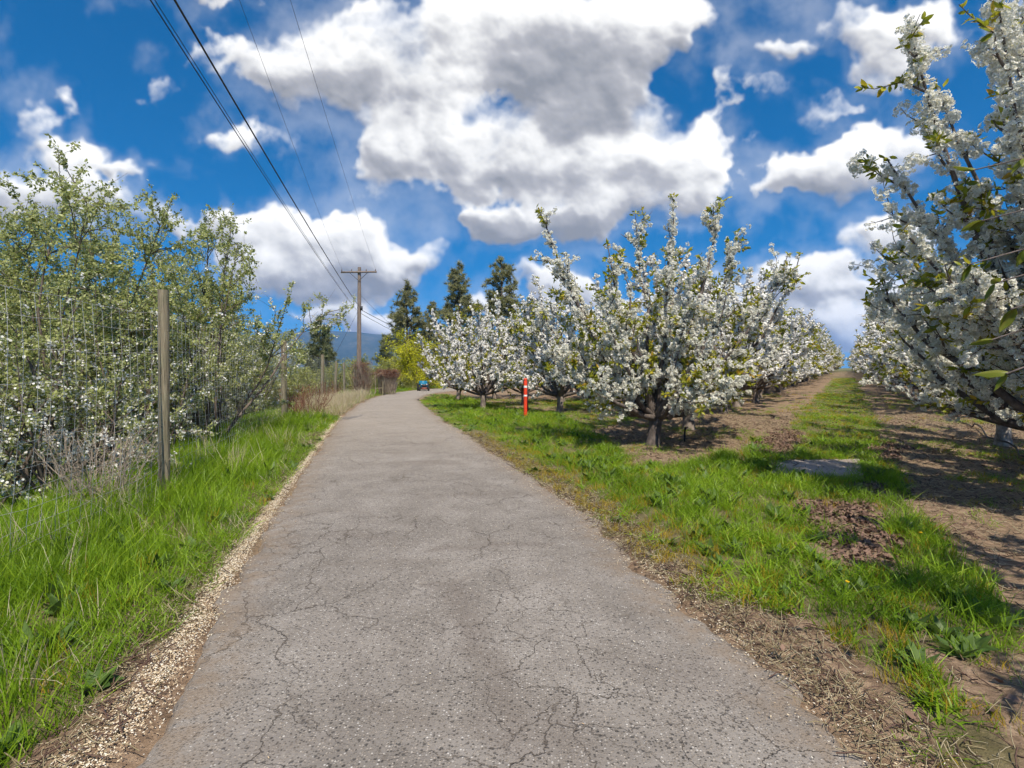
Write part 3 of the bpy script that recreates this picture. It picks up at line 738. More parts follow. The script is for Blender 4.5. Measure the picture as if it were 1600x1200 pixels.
# leaf sprays of a tree standing just outside the view, hanging in at the right edge; big enough to see leaf by leaf
def leaf_mesh(seed):
    rng = np.random.RandomState(seed); mb = MB()
    n = 7; t = np.linspace(0, 1, n); w = .21 * np.sin(np.clip(t * 1.03, 0, 1) ** .8 * math.pi) ** .85 + .004
    droop = .30 * t ** 2 * rng.uniform(.6, 1.4); V = []; g = []
    for k in range(n):
        for sx, yy, gg in ((-1, .09, 0), (-.5, .0, .0), (0, -.035, .55), (.5, .0, .0), (1, .09, 0)):
            ser = 1 + .06 * ((k + int(sx * 2)) % 2)
            V.append((sx * w[k] * ser, droop[k] + yy * w[k] / .21 + .012 * math.sin(k * 2.2) * abs(sx), t[k])); g.append(gg)
    i = (np.arange(n - 1)[:, None] * 5 + np.arange(4)[None]).ravel()
    mb.add(np.array(V), np.stack([i, i + 1, i + 6, i + 5], -1), 0, rng.uniform(.3, .8), np.array(g))
    return mb.mesh('cherry_leaf', M['bigleaf'], True)
M['bigleaf'] = leaf_mat('broad_cherry_leaf', [(0, (.07, .11, .012)), (.5, (.15, .19, .02)), (1, (.26, .27, .035))], .42, .35, (.26, .24, .06))
leaf_meshes = [leaf_mesh(k) for k in range(4)]
ARMS_N = [(-2.0, -.7, 3.6), (-1.5, .8, 4.3), (-1.0, 1.8, 3.7), (.6, .4, 4.5), (1.5, -.8, 3.9), (.3, -1.7, 3.6), (1.7, 1.0, 2.6), (-.3, 1.9, 2.7), (-1.9, .3, 4.0)]
near = tree_from('cherry_tree', cherry(77, ARMS_N, flowers=12, sleeve=.12, zmin=1.2, bushy=2.8), CP, ground_at(5.15, 1.05), 0, 1, 'cherry tree at the frame edge whose broad bronze-green leaves hang close by', 'tree', 'cherry trees in the orchard')
rng = np.random.RandomState(3)
base = np.array(near.location)
SPRAYS = [((1.66, 1.72, 1.57), 12, .085), ((1.80, 1.85, 1.80), 12, .085), ((1.90, 2.02, 1.92), 9, .085), ((1.96, 2.1, 1.70), 9, .085), ((2.22, 2.42, 2.28), 10, .085), ((2.25, 2.5, 2.55), 9, .085), ((2.05, 2.3, 2.05), 9, .085)]
for (tipp, nl, sz) in SPRAYS:
    tipp = np.array(tipp) - base
    st = np.array([-.9, .6, 1.6 + tipp[2] * .35]); b = bez(st, (st + tipp) / 2 + [0, 0, .22], tipp, 9)
    mb = MB(); tube(mb, b, np.linspace(.012, .003, 9), 6, 0); mb.build('branch', [M['bark']], near, True)
    for k in range(nl):
        p, d = at(b, 1 - .085 * (k // 2) - .01 * rng.rand())
        d = norm(d * .35 + perp(rng, d) * .9 + [-.1, 0, -.45]); L = sz * rng.uniform(.75, 1.15)
        lo = link('leaf', leaf_meshes[rng.randint(4)], near)
        f = frames(d[None], np.array([rng.uniform(-.7, .7) + math.pi]))[0]
        lo.matrix_local = Matrix.Translation(Vector(p)) @ Matrix([[*f[0]], [*f[1]], [*f[2]]]).to_4x4() @ Matrix.Scale(L, 4)

# ------------------------------------------------------------------ shrubs and trees on the left slope
def shrub(seed, hgt=5.2, spread=1.7, stems=9, leaves=1.0, flowers=.12, leaf_key='sleaf', leafsize=.05, twig_key='twig', thin=1.0):
    rng = np.random.RandomState(seed); wood = MB(); tw = []; ends = []
    for k in range(stems):
        a = k * 2.4 + rng.normal(0, .3); lean = rng.uniform(.05, .55) * spread / 1.7
        L = hgt * rng.uniform(.62, 1.05) * (1 - .2 * lean)
        p0 = np.array([math.cos(a), math.sin(a), 0]) * rng.uniform(.05, .35) * spread / 1.7
        s = wander(rng, p0, (math.cos(a) * lean, math.sin(a) * lean, 1), L, 9, .085, .03)
        r = .028 * rng.uniform(.7, 1.3) * hgt / 5 * thin
        tube(wood, s, np.linspace(r, .004, 10), 6, 0); tw.append(s[6:])
        for j in range(int(L * 3.4)):
            t = rng.uniform(.10, .98) ** .9; p, d = at(s, t)
            dd = norm(.6 * d + .85 * perp(rng, d) + [0, 0, .22]); L2 = rng.uniform(.5, 1.5) * (1.05 - .55 * t) * hgt / 5
            q = wander(rng, p, dd, L2, 5, .16, .02); tube(wood, q, np.linspace(.010 * thin, .003, 6), 4, 0, cap=False); tw.append(q[2:])
            for m_ in range(int(2 + L2 * 3.2)):
                p2, d2 = at(q, rng.uniform(.15, 1)); q2 = wander(rng, p2, norm(d2 * .6 + perp(rng, d2) * .8), rng.uniform(.15, .55) * hgt / 5, 3, .2, .0)
                tube(wood, q2, np.linspace(.004, .002, 4), 3, 0, cap=False); tw.append(q2)
    out = [wood.mesh('shrub_wood', [M[twig_key]], True)]
    if leaves > 0:
        lf = MB(); P, T_ = along(rng, tw, .060 / leaves)
        keep = fbm(P[:, 0] * 1.6 + 30, P[:, 2] * 1.6 + P[:, 1] * 1.3, seed, 3) > .37
        P, T_ = np.repeat(P[keep], 2, 0), np.repeat(T_[keep], 2, 0); n = len(P)
        P = P + rng.normal(0, .022, P.shape)
        d = norm(rng.normal(size=(n, 3)) + T_ * .5 + [0, 0, -.15])
        instance(lf, SLEAF_V, SLEAF_F, P, frames(d, rng.rand(n) * 7), rng.uniform(.6, 1.25, n) * leafsize, 0, np.clip(rng.beta(1.6, 1.6, n), 0, 1))
        out.append(lf.mesh('shrub_leaves', M[leaf_key]))
    if flowers > 0:
        fl = MB(); P, T_ = along(rng, tw, .5 / (flowers * 8))
        w = sstep(-P[:, 2], -hgt * .75, -hgt * .15) * .9 + .1
        P = P[rng.rand(len(P)) < w]; P = np.repeat(P, 6, 0) + rng.normal(0, .026, (len(P) * 6, 3)); n = len(P)
        tv, tf, tg = petal_flower(False)
        instance(fl, tv, tf, P, frames(rng.normal(size=(n, 3)) + [.3, -.3, .5], rng.rand(n) * 7), rng.uniform(.028, .044, n), 0, rng.rand(n), tg)
        out.append(fl.mesh('shrub_flowers', M['spetal']))
    return out
SP = ('trunk', 'leaves', 'flowers')
shr = [shrub(101, 6.3, 2.5, 13, 3.1, .13, leafsize=.064), shrub(102, 5.4, 2.8, 14, 3.5, .36, leafsize=.064), shrub(103, 3.8, 2.2, 13, 2.8, .55, leafsize=.055)]
LS = [((-8.7, 9.6), 0, .4, 1.02, 'tallest leafy shrub tree behind the wire fence, its sparse top against cloud'),
      ((-11.6, 10.6), 1, 1.9, 1.22, 'spreading green shrub tree at the far left behind the fence'),
      ((-6.9, 11.2), 1, 3.0, 1.02, 'leafy shrub tree right behind the tallest fence post'),
      ((-9.7, 14.3), 0, 2.2, .90, 'twiggy shrub tree between the tallest post and the second post'),
      ((-10.0, 18.6), 1, 5.1, .92, 'white-flecked shrub tree just behind the second fence post'),
      ((-5.9, 6.9), 2, .7, .86, 'low flowering shrub with white blossom against the near fence wire'),
      ((-7.1, 6.6), 2, 2.7, 1.05, 'flowering shrub with white blossom low at the frame edge behind the fence'),
      ((-6.6, 9.0), 2, 4.1, .95, 'white-flowering bush at the foot of the tallest post'),
      ((-11.6, 20.5), 0, 4.4, .80, 'thin shrub tree whose bare twigs reach toward the wires'),
      ((-9.6, 12.4), 1, .2, 1.12, 'full green shrub tree filling the gap behind the tallest one'),
      ((-8.2, 12.4), 2, 1.4, 1.0, 'blossom-flecked bush halfway between the tallest post and the second post'),
      ((-13.2, 13.4), 0, 5.6, 1.2, 'pale leafy shrub tree deep behind the spreading one')]
for (p, k, rz, sc, lab) in LS:
    tree_from('shrub_tree', shr[k], SP, ground_at(*p, -.05), rz, sc, lab, 'shrub', 'flowering shrubs behind the fence')

# dry brush
dry = shrub(120, 1.45, 2.0, 60, 0, 0, twig_key='drytwig', thin=.42)
dry2 = shrub(121, 1.1, 2.2, 50, 0, 0, twig_key='redtwig', thin=.6)
def dry_at(p, me, rz, s, lab, name='dry_shrub'):
    o = link(name, me); o.location = ground_at(*p, -.03); o.rotation_euler = (0, 0, rz); o.scale = (s, s, s)
    return tag(o, lab, 'dry shrub', 'leafless brush along the fence')
dry_at((-4.75, 5.95), dry[0], 0, .74, 'grey leafless dry bush beside the tallest fence post')
dry_at((-6.5, 16.2), dry2[0], 1, 1.05, 'brown dry bush at the foot of the second fence post')
dry_at((-7.3, 17.4), dry2[0], 3, 1.0, 'brown dry bush leaning over the verge past the second post')
dry_at((-8.8, 23.5), dry2[0], 4, 1.1, 'reddish dry bush in front of the third fence post')
dry_at((-9.9, 27.5), dry2[0], 5, 1.1, 'reddish dry bush just past the third fence post')

# leafy bushes on the slope
def bush(seed, rx, rz_, n, leafsize, key, stem_key='twig', dome=True):
    rng = np.random.RandomState(seed); wood = MB(); ends = []
    for k in range(26):
        d = norm(rng.normal(size=3) * [1, 1, .5] + [0, 0, .9]); e = d * [rx, rx, rz_] * rng.uniform(.7, 1.0)
        b = bez(np.zeros(3), e * [.35, .35, .6], e, 6) + rng.normal(0, .03, (6, 3)); tube(wood, b, np.linspace(.03, .005, 6) * rz_ / 2, 5, 0, cap=False)
        ends.append(b[2:])
        for j in range(9):
            p, dd = at(b, rng.uniform(.25, 1)); q = wander(rng, p, norm(dd * .5 + perp(rng, dd) + [0, 0, .15]), rz_ * rng.uniform(.12, .34), 3, .2)
            tube(wood, q, np.linspace(.008, .003, 4), 3, 0, cap=False); ends.append(q)
    P, T_ = along(rng, ends, sum(np.linalg.norm(np.diff(b, axis=0), axis=1).sum() for b in ends) / n)
    P = P + rng.normal(0, .045 * rz_ / 2 + .02, P.shape); n = len(P); P[:, 2] = np.abs(P[:, 2])
    lf = MB(); instance(lf, SLEAF_V, SLEAF_F, P, frames(rng.normal(size=(n, 3)) + T_ * .6, rng.rand(n) * 7), rng.uniform(.6, 1.3, n) * leafsize, 0, rng.beta(1.7, 1.7, n))
    return [wood.mesh('bush_wood', [M[stem_key]], True), lf.mesh('bush_leaves', M[key])]
BP = ('trunk', 'leaves')
ob = [bush(140, 1.5, 2.0, 9000, .085, 'oleaf'), bush(141, 1.9, 2.6, 11000, .09, 'oleaf')]
rng = np.random.RandomState(9)
OLIVE = [((-9.6, 21.5), 0, .75), ((-11.0, 24.5), 1, .8), ((-13.0, 27.5), 0, 1.0), ((-12.6, 31.5), 1, .9), ((-14.8, 34.0), 0, 1.1), ((-15.8, 29.0), 1, .9), ((-13.6, 39.5), 1, 1.05), ((-16.6, 41.0), 1, 1.2),
         ((-13.1, 45.0), 1, 1.15), ((-14.5, 49.0), 1, 1.35), ((-11.9, 50.5), 1, 1.2), ((-18.0, 37.0), 0, 1.2), ((-20.0, 33.0), 1, 1.0), ((-17.0, 25.0), 0, .9), ((-12.4, 20.0), 0, .8)]
WHERE = ['low beside the third post', 'behind the third post', 'on the slope past the third post', 'behind the thin fourth post', 'on the slope below the fourth post', 'down the slope below the third post',
         'behind the utility pole', 'down the slope behind the utility pole', 'behind the vine-covered gate', 'tall above the vine-covered gate', 'between the gate and the lime bush', 'far down the slope toward the valley',
         'lowest on the valley slope', 'down the slope between the second and third posts', 'behind the second post on the falling slope']
for (p, k, sc), wh in zip(OLIVE, WHERE):
    tree_from('bush', ob[k], BP, ground_at(*p, -.05), rng.rand() * 6, sc, 'yellow-green leafy bush ' + wh, 'bush', 'yellow-green bushes on the slope')
lb = bush(150, 2.1, 4.4, 16000, .11, 'lime')
tree_from('lime_bush', lb, BP, ground_at(-10.3, 53.0), 0, 1.5, 'bright lime-yellow rounded bush at the bend of the lane', 'bush')
tree_from('bush', ob[1], BP, ground_at(-10.1, 51.0), 1, .55, 'dull green bush in front of the bright lime one at the lane', 'bush', 'yellow-green bushes on the slope')

# conifers
def pine(seed, hgt, rad, base, key, dens=1.0, open_=.0):
    rng = np.random.RandomState(seed); wood = MB()
    tr = wander(rng, (0, 0, 0), (rng.normal(0, .02), rng.normal(0, .02), 1), hgt, 12, .012, .03)
    tube(wood, tr, np.interp(np.arange(13), [0, 12], [hgt * .017, .02]), 8, 0); tw = []
    z = base
    while z < .985:
        for k in range(rng.randint(4, 7)):
            a = rng.rand() * 6.28; p, _ = at(tr, min(.995, z + rng.uniform(0, .03)))
            prof = (1 - z) ** .72 * (.55 + .45 * min(1, (z - base) / .15 + .35))
            L = max(.25, rad * 1.25 * prof * rng.uniform(.62, 1.12))
            if rng.rand() < open_: continue
            d = np.array([math.cos(a), math.sin(a), rng.uniform(-.15, .35) + .5 * z])
            b = wander(rng, p, d, L, 5, .12, .03); tube(wood, b, np.linspace(.012 + .02 * L / 2, .008, 6), 4, 0, cap=False); tw.append(b[2:])
            for j in range(int(3 + L * 3.2)):
                p2, d2 = at(b, rng.uniform(.3, 1)); q = wander(rng, p2, norm(d2 * .6 + perp(rng, d2) * .8), rng.uniform(.2, .6) * min(1.3, L), 2, .15)
                tw.append(q)
        z += .042 / (hgt / 12)
    P, T_ = along(rng, tw, .17 / dens); n = len(P)
    a = np.arange(7) * 2 * math.pi / 7; V = []; F = []
    for k in range(7):
        t = .55 + .3 * (k % 3); dd = np.array([math.cos(a[k]) * math.sin(t), math.sin(a[k]) * math.sin(t), math.cos(t)]); sd = np.cross(dd, [0, 0, 1]); sd /= np.linalg.norm(sd)
        V += [sd * .075, -sd * .075, dd]; F.append([3 * k, 3 * k + 1, 3 * k + 2])
    nd = MB(); instance(nd, np.array(V), np.array(F), P, frames(T_ + rng.normal(0, .5, P.shape) + [0, 0, .35], rng.rand(n) * 7), rng.uniform(.30, .58, n), 0, rng.beta(1.8, 1.8, n))
    return [wood.mesh('conifer_wood', [M['pinebark']], True), nd.mesh('conifer_needles', M[key])]
NP_ = ('trunk', 'crown')
pA = pine(160, 13, 3.0, .14, 'needle', 1.25, .06); pB = pine(161, 15, 4.0, .20, 'needle', 1.2, .12); pC = pine(162, 9.5, 2.6, .06, 'fir', 1.3)
for (p, me, s, rz, lab) in [((-12.6, 62), pA, 1.0, 0, 'pine tree rising straight behind the lime bush'), ((-6.6, 62), pA, 1.17, 2, 'tall narrow pine tree left of the widest pine'),
                            ((-1.2, 63), pB, 1.06, 1, 'widest tall pine tree above the orchard blossom'), ((-10.2, 66), pB, .72, 3, 'shorter open-branched pine between the two narrow ones'),
                            ((-19.5, 51), pC, .92, 1, 'dark fir tree against the mountain beyond the leafy shrubs'), ((-25.0, 66), pC, .85, 4, 'small dark fir left of the utility pole'),
                            ((-31, 62), pC, 1.1, 2, 'dark fir tree hidden deep among the shrub twigs'), ((-18.2, 74), pC, .85, 3, 'small fir tree right behind the utility pole'),
                            ((-16.2, 82), pC, .85, 5, 'small fir tree between the pole and the lime bush'), ((2.5, 72), pA, .92, 5, 'pine tree half hidden behind the widest pine')]:
    tree_from('pine_tree' if me is not pC else 'fir_tree', me, NP_, ground_at(*p, -.1), rz, s, lab, 'tree', 'conifers behind the orchard')

# ------------------------------------------------------------------ fence
fence = empty('wire_fence', ground_at(-4.28, 6.3)); tag(fence, 'tall woven wire deer fence on weathered round wooden posts along the lane', 'fence')
FB = np.array(fence.location)
def post_mesh(seed, h, r):
    rng = np.random.RandomState(seed); mb = MB(); n = 9; z = np.linspace(-.25, h, n)
    pts = np.stack([rng.normal(0, .004, n), rng.normal(0, .004, n), z], -1)
    tube(mb, pts, r * np.array([1.03, 1.02, 1.0, 1.01, .99, 1.0, .98, .97, .93]), 14, 0)
    return mb.mesh('fence_post', M['post'], False)
POSTS = [(1, 2.5, .062, (-.010, .02)), (2, 2.38, .085, (.0, -.01)), (3, 2.42, .09, (.012, .0)), (4, 2.3, .075, (-.02, .01)), (5, 2.3, .08, (.0, .02)), (6, 2.3, .08, (.02, .0)), (0, 2.4, .07, (0, 0))]
for (k, h, r, ln) in POSTS:
    x, y = FENCE[k]; o = link('post', post_mesh(k + 200, h, r), fence); o.location = Vector(ground_at(x, y)) - Vector(FB); o.rotation_euler = (ln[1], ln[0], k)
for k in range(0, 6):
    a, b = FENCE[k], FENCE[k + 1]; mb = MB(); L = np.linalg.norm(b - a); n = int(L / (.16 if k < 2 else .30)); rng = np.random.RandomState(300 + k)
    t = np.linspace(0, 1, n + 1); gxy = a + (b - a) * t[:, None]; gz = H(gxy[:, 0], gxy[:, 1])
    hs = [.10, .22, .35, .50, .66, .84, 1.04, 1.26, 1.50, 1.76, 2.02, 2.22]
    lines = []
    for h in hs:
        sag = -.05 * np.sin(t * math.pi) + rng.normal(0, .008, n + 1)
        off = .07 * np.sin(t * math.pi * 2 + h * 2) * np.sin(t * math.pi)
        pts = np.stack([gxy[:, 0] + off, gxy[:, 1], gz + h + sag], -1) - FB; lines.append(pts)
        tube(mb, pts[::2] if n > 20 else pts, .0019 if k < 2 else .0026, 3, 0, cap=False)
    lines = np.array(lines)
    for j in range(n + 1): tube(mb, lines[:, j] + rng.normal(0, .003, (len(hs), 3)), .0017 if k < 2 else .0024, 3, 0, cap=False)
    o = mb.build('wire_mesh', M['wire'], fence); o['kind'] = 'stuff'

# ------------------------------------------------------------------ utility pole and its lines
PX, PY = -12.55, 42.0; pz = ground_at(PX, PY)[2]
pole = empty('utility_pole', (PX, PY, pz)); tag(pole, 'weathered wooden utility pole with a crossarm standing beyond the fence', 'utility pole')
mb = MB(); tube(mb, [[0, 0, -.4], [0, 0, 3], [.02, 0, 7], [.03, 0, 10.25]], [.20, .185, .16, .13], 12, 0); mb.build('shaft', M['pole'], pole, True)
AZ_ = 10.25 - .42
mb = MB(); box(mb, (.03, -.18, AZ_), (2.95, .11, .13), 0, -.06); mb.build('crossarm', M['pole'], pole)
for sx in (-1, 1):
    mb = MB(); tube(mb, [[.03, -.2, AZ_ - .72], [.03 + sx * .72, -.22, AZ_ - .07]], .022, 6); mb.build('brace', M['dark'], pole)
for sx in (-1.35, -.55, .65, 1.4):
    mb = MB(); tube(mb, [[sx, -.18, AZ_ + .05], [sx, -.18, AZ_ + .13], [sx, -.18, AZ_ + .17], [sx, -.18, AZ_ + .24]], [.02, .055, .035, .04], 8); mb.build('insulator', M['ceramic'], pole, True)
mb = MB(); box(mb, (.20, -.02, 6.9), (.16, .2, .34)); mb.build('bracket', M['dark'], pole)
def sagline(a, b, sag, n=60):
    t = np.linspace(0, 1, n)[:, None]; p = np.asarray(a) * (1 - t) + np.asarray(b) * t; p[:, 2] -= (sag * 4 * t * (1 - t))[:, 0]; return p
def wire(a, b, sag, r, lab, name='power_line'):
    mb = MB(); tube(mb, sagline(a, b, sag), r, 6); return tag(mb.build(name, M['cable'], None, True), lab, 'wire', 'overhead wires')
wire((PX + .15, PY, pz + 6.85), (-1.028, -7.5, 6.55), .35, .016, 'thick black cable, right one of the overhead pair, running to the pole', 'cable')
wire((PX - .05, PY, pz + 6.55), (-1.278, -7.5, 6.6), .42, .009, 'overhead cable left of the thick black one, running to the pole', 'cable')
wire((PX - .05, PY, pz + 6.62), (-1.315, -7.5, 6.75), .42, .006, 'thin cable hugging the left overhead cable', 'cable')
wire((PX + 1.4, PY - .18, pz + AZ_ + .24), (-1.23, -7.5, 11.2), .5, .005, 'faint thin wire high above the lane, nearer the large cloud')
wire((PX - 1.35, PY - .18, pz + AZ_ + .24), (-1.393, -7.5, 11.2), .5, .005, 'faint thin wire high above, between cloud and the thick cables')
wire((PX + .1, PY, pz + 6.8), (-10.6, 92, 4.8), .6, .022, 'upper thick cable leaving the pole toward the pines', 'cable')
wire((PX + .1, PY, pz + 6.5), (-10.9, 92, 4.2), .7, .018, 'lower thick cable leaving the pole toward the pines', 'cable')
wire((PX + .1, PY, pz + 8.0), (-8.2, 52, 2.4), .3, .010, 'service wire dropping from the pole toward the lime bush')
wire((PX - .1, PY, pz + 6.6), (-13.9, 37.2, .4), .02, .010, 'slanting guy wire at the side of the pole')

# ------------------------------------------------------------------ vine-covered gate by the pole
def vine_mass(seed, sx, sy, sz, n, top=.3):
    rng = np.random.RandomState(seed); mb = MB(); tp = MB()
    for k in range(n):
        p = np.array([rng.uniform(-sx, sx) / 2, rng.uniform(-sy, sy) / 2, rng.uniform(0, sz * .3)])
        q = wander(rng, p, (rng.normal(0, .15), rng.normal(0, .15), 1), rng.uniform(.5, 1.0) * sz * .85, 5, .14, .05); tube(mb, q, np.linspace(.012, .004, 6), 3, 0, rng.rand(), cap=False)
        e = np.array([rng.uniform(-sx, sx) / 2 * 1.1, rng.uniform(-sy, sy) / 2 * 1.1, sz * rng.uniform(1 - top, 1.0)])
        for j in range(3):
            q = wander(rng, e, rng.normal(size=3) * [1, 1, .35] + [0, 0, -.2], rng.uniform(.2, .5), 3, .3); tube(tp, q, np.linspace(.009, .004, 4), 3, 0, rng.rand(), cap=False)
    return mb.mesh('vine_stems', M['drytwig']), tp.mesh('vine_tangle', M['redtwig'])
def vine(name, p, size, n, seed, lab, top=.3):
    t = empty(name, ground_at(*p)); tag(t, lab, 'vine', 'vine tangles by the pole')
    a, b = vine_mass(seed, *size, n, top); o = link('stems', a, t); o['kind'] = 'stuff'; o = link('tangle', b, t); o['kind'] = 'stuff'
    return t
vine('vine_tangle', (-10.3, 35.0), (.9, .7, 2.3), 330, 1, 'reddish dry vine tangle climbing at the foot of the utility pole', .9)
vine('vine_tangle', (-8.95, 36.8), (1.2, .7, 1.75), 520, 2, 'block of dry brown vine with a red top beside the lane', .25)
gate = empty('gate_frame', ground_at(-9.6, 36.0)); tag(gate, 'thin weathered gate frame hung with vine between two vine tangles', 'gate')
for x in (-.55, .0, .45):
    mb = MB(); tube(mb, [[x, x * .6, -.1], [x, x * .6, 1.55]], .045, 8); mb.build('post', M['post'], gate)
for z in (1.5, .45):
    mb = MB(); tube(mb, [[-.6, -.36, z], [.5, .30, z + .02]], .03, 6); mb.build('rail', M['post'], gate)
a, b = vine_mass(5, 1.1, .3, 1.6, 40, .12); o = link('vine', b, gate); o['kind'] = 'stuff'

# ------------------------------------------------------------------ orange marker post
mk = empty('marker_post', ground_at(.42, 16.0)); tag(mk, 'orange plastic utility marker post with white bands and a sticker', 'marker post')
mb = MB(); tube(mb, [[0, 0, -.2], [0, 0, .02], [0, 0, 1.14], [0, 0, 1.19]], [.056, .056, .055, .044], 16); mb.build('tube', M['orange'], mk, True)
for z, h in ((.67, .05), (.94, .065)):
    mb = MB(); tube(mb, [[0, 0, z], [0, 0, z + h]], .0575, 16, cap=False); mb.build('reflective_band', M['reflect'], mk, True)
mb = MB(); tube(mb, [[0, 0, 1.185], [0, 0, 1.215], [0, 0, 1.235]], [.058, .056, .03], 16); mb.build('cap', M['orange'], mk, True)
mb = MB(); box(mb, (.075, .03, .70), (.035, .02, 1.0)); mb.build('stake', M['dark'], mk)

# ------------------------------------------------------------------ concrete slab in the aisle
cz = float(H(np.array([4.8]), np.array([7.9]))[0])
mb = MB()
q = np.array([(4.37, 8.42), (5.79, 8.53), (4.90, 7.12), (3.77, 7.44)]); c0 = q.mean(0)
def ring(sh, z): return np.array([[*(c0 * 0 + (p - c0) * sh), z] for p in q])
v = np.concatenate([ring(1.0, -.1), ring(1.0, .022), ring(.985, .032)])
mb.add(v, [[4, 5, 1, 0], [5, 6, 2, 1], [6, 7, 3, 2], [7, 4, 0, 3], [8, 9, 5, 4], [9, 10, 6, 5], [10, 11, 7, 6], [11, 8, 4, 7]]); mb.add(v[8:], [3, 2, 1, 0])
sl = mb.build('concrete_slab', M['concrete']); sl.location = (c0[0], c0[1], cz); tag(sl, 'flat grey concrete slab lying in the grass of the aisle', 'slab')

# ------------------------------------------------------------------ irrigation hose and riser
hx = np.array([(7.4, 6.6), (8.53, 8.5), (9.72, 10.15), (11.5, 12.8), (14.4, 17.0), (19.5, 25.6), (30, 42)]); t = np.linspace(0, 6, 120)
hp = np.stack([np.interp(t, range(7), hx[:, 0]) + .06 * np.sin(t * 5), np.interp(t, range(7), hx[:, 1]), t * 0], -1); hp[:, 2] = H(hp[:, 0], hp[:, 1]) + .03 + .09 * np.abs(np.sin(t * 2.6)) * (t < 3)
mb = MB(); tube(mb, hp, .017, 8); tag(mb.build('irrigation_hose', M['hose'], None, True), 'black irrigation hose lying along the tree row past the pale trunk', 'hose')
rs_ = empty('sprinkler_riser', ground_at(3.62, 10.75)); tag(rs_, 'short black irrigation riser beside the second trunk of the row', 'sprinkler')
mb = MB(); tube(mb, [[0, 0, -.05], [.01, 0, .22], [.03, 0, .3]], [.018, .018, .03], 8); mb.build('stem', M['hose'], rs_)
mb = MB(); tube(mb, [[.0, 0, .06], [.3, .22, .02], [.9, .95, .03], [1.4, 2.0, .04]], .012, 6); mb.build('feed_tube', M['hose'], rs_)

# ------------------------------------------------------------------ blue vehicle at the bend
ve = empty('small_vehicle', ground_at(-7.75, 45.0), .25, .74); tag(ve, 'small blue vehicle parked at the far bend of the lane', 'vehicle')
mb = MB(); box(mb, (0, 0, .72), (.80, 1.3, .50), 0, 0, .88); mb.build('hood', M['blue'], ve)
mb = MB(); box(mb, (0, .0, .36), (.62, 1.9, .24)); mb.build('chassis', M['rust'], ve)
mb = MB(); box(mb, (0, 1.15, .95), (1.0, .9, .5), 0, 0, .9); mb.build('rear_body', M['blue'], ve)
mb = MB(); box(mb, (0, -.66, .70), (.56, .03, .34)); mb.build('grille', M['dark'], ve)
for sx in (-.29, .29):
    mb = MB(); tube(mb, [[sx, -.70, .85], [sx, -.64, .85]], .06, 10); mb.build('headlight', M['chrome'], ve)
for sx, y_, r_ in ((-.52, -.45, .28), (.52, -.45, .28), (-.62, 1.1, .46), (.62, 1.1, .46)):
    mb = MB(); tube(mb, [[sx - .1, y_, r_], [sx - .08, y_, r_], [sx + .08, y_, r_], [sx + .1, y_, r_]], [r_ * .85, r_, r_, r_ * .85], 16); wo_ = mb.build('wheel', M['rubber'], ve)
    mb = MB(); tube(mb, [[sx - .11, y_, r_], [sx + .11, y_, r_]], r_ * .5, 12); mb.build('rim', M['dark'], wo_)

# ------------------------------------------------------------------ grass, litter, chips: scattered stuff
def scatter(name, P, rot, scl, pick, meshes, label):
    me = bpy.data.meshes.new(name); me.vertices.add(len(P)); me.vertices.foreach_set('co', np.asarray(P, np.float32).ravel())
    a = me.attributes.new('rot', 'FLOAT_VECTOR', 'POINT'); a.data.foreach_set('vector', np.asarray(rot, np.float32).ravel())
    a = me.attributes.new('scl', 'FLOAT_VECTOR', 'POINT'); a.data.foreach_set('vector', np.asarray(scl, np.float32).ravel())
    a = me.attributes.new('pick', 'INT', 'POINT'); a.data.foreach_set('value', np.asarray(pick, np.int32))
    o = link(name, me); tag(o, label, kind='stuff')
    g = bpy.data.node_groups.new(name + '_scatter', 'GeometryNodeTree')
    g.interface.new_socket('Geometry', in_out='INPUT', socket_type='NodeSocketGeometry'); g.interface.new_socket('Geometry', in_out='OUTPUT', socket_type='NodeSocketGeometry')
    gi = g.nodes.new('NodeGroupInput'); go = g.nodes.new('NodeGroupOutput')
    g2i = g.nodes.new('GeometryNodeGeometryToInstance')
    for m_ in reversed(meshes):
        po = bpy.data.objects.new(m_.name, m_); oi = g.nodes.new('GeometryNodeObjectInfo'); oi.inputs[0].default_value = po; oi.inputs[1].default_value = False
        g.links.new(oi.outputs['Geometry'], g2i.inputs[0])
    iop = g.nodes.new('GeometryNodeInstanceOnPoints'); iop.inputs['Pick Instance'].default_value = True
    g.links.new(gi.outputs[0], iop.inputs['Points']); g.links.new(g2i.outputs[0], iop.inputs['Instance'])
    for an, ty, sock in (('pick', 'INT', 'Instance Index'), ('rot', 'FLOAT_VECTOR', 'Rotation'), ('scl', 'FLOAT_VECTOR', 'Scale')):
        na = g.nodes.new('GeometryNodeInputNamedAttribute'); na.data_type = ty; na.inputs[0].default_value = an
        g.links.new(na.outputs[0], iop.inputs[sock])
    g.links.new(iop.outputs[0], go.inputs[0])
    md = o.modifiers.new('scatter', 'NODES'); md.node_group = g
    return o
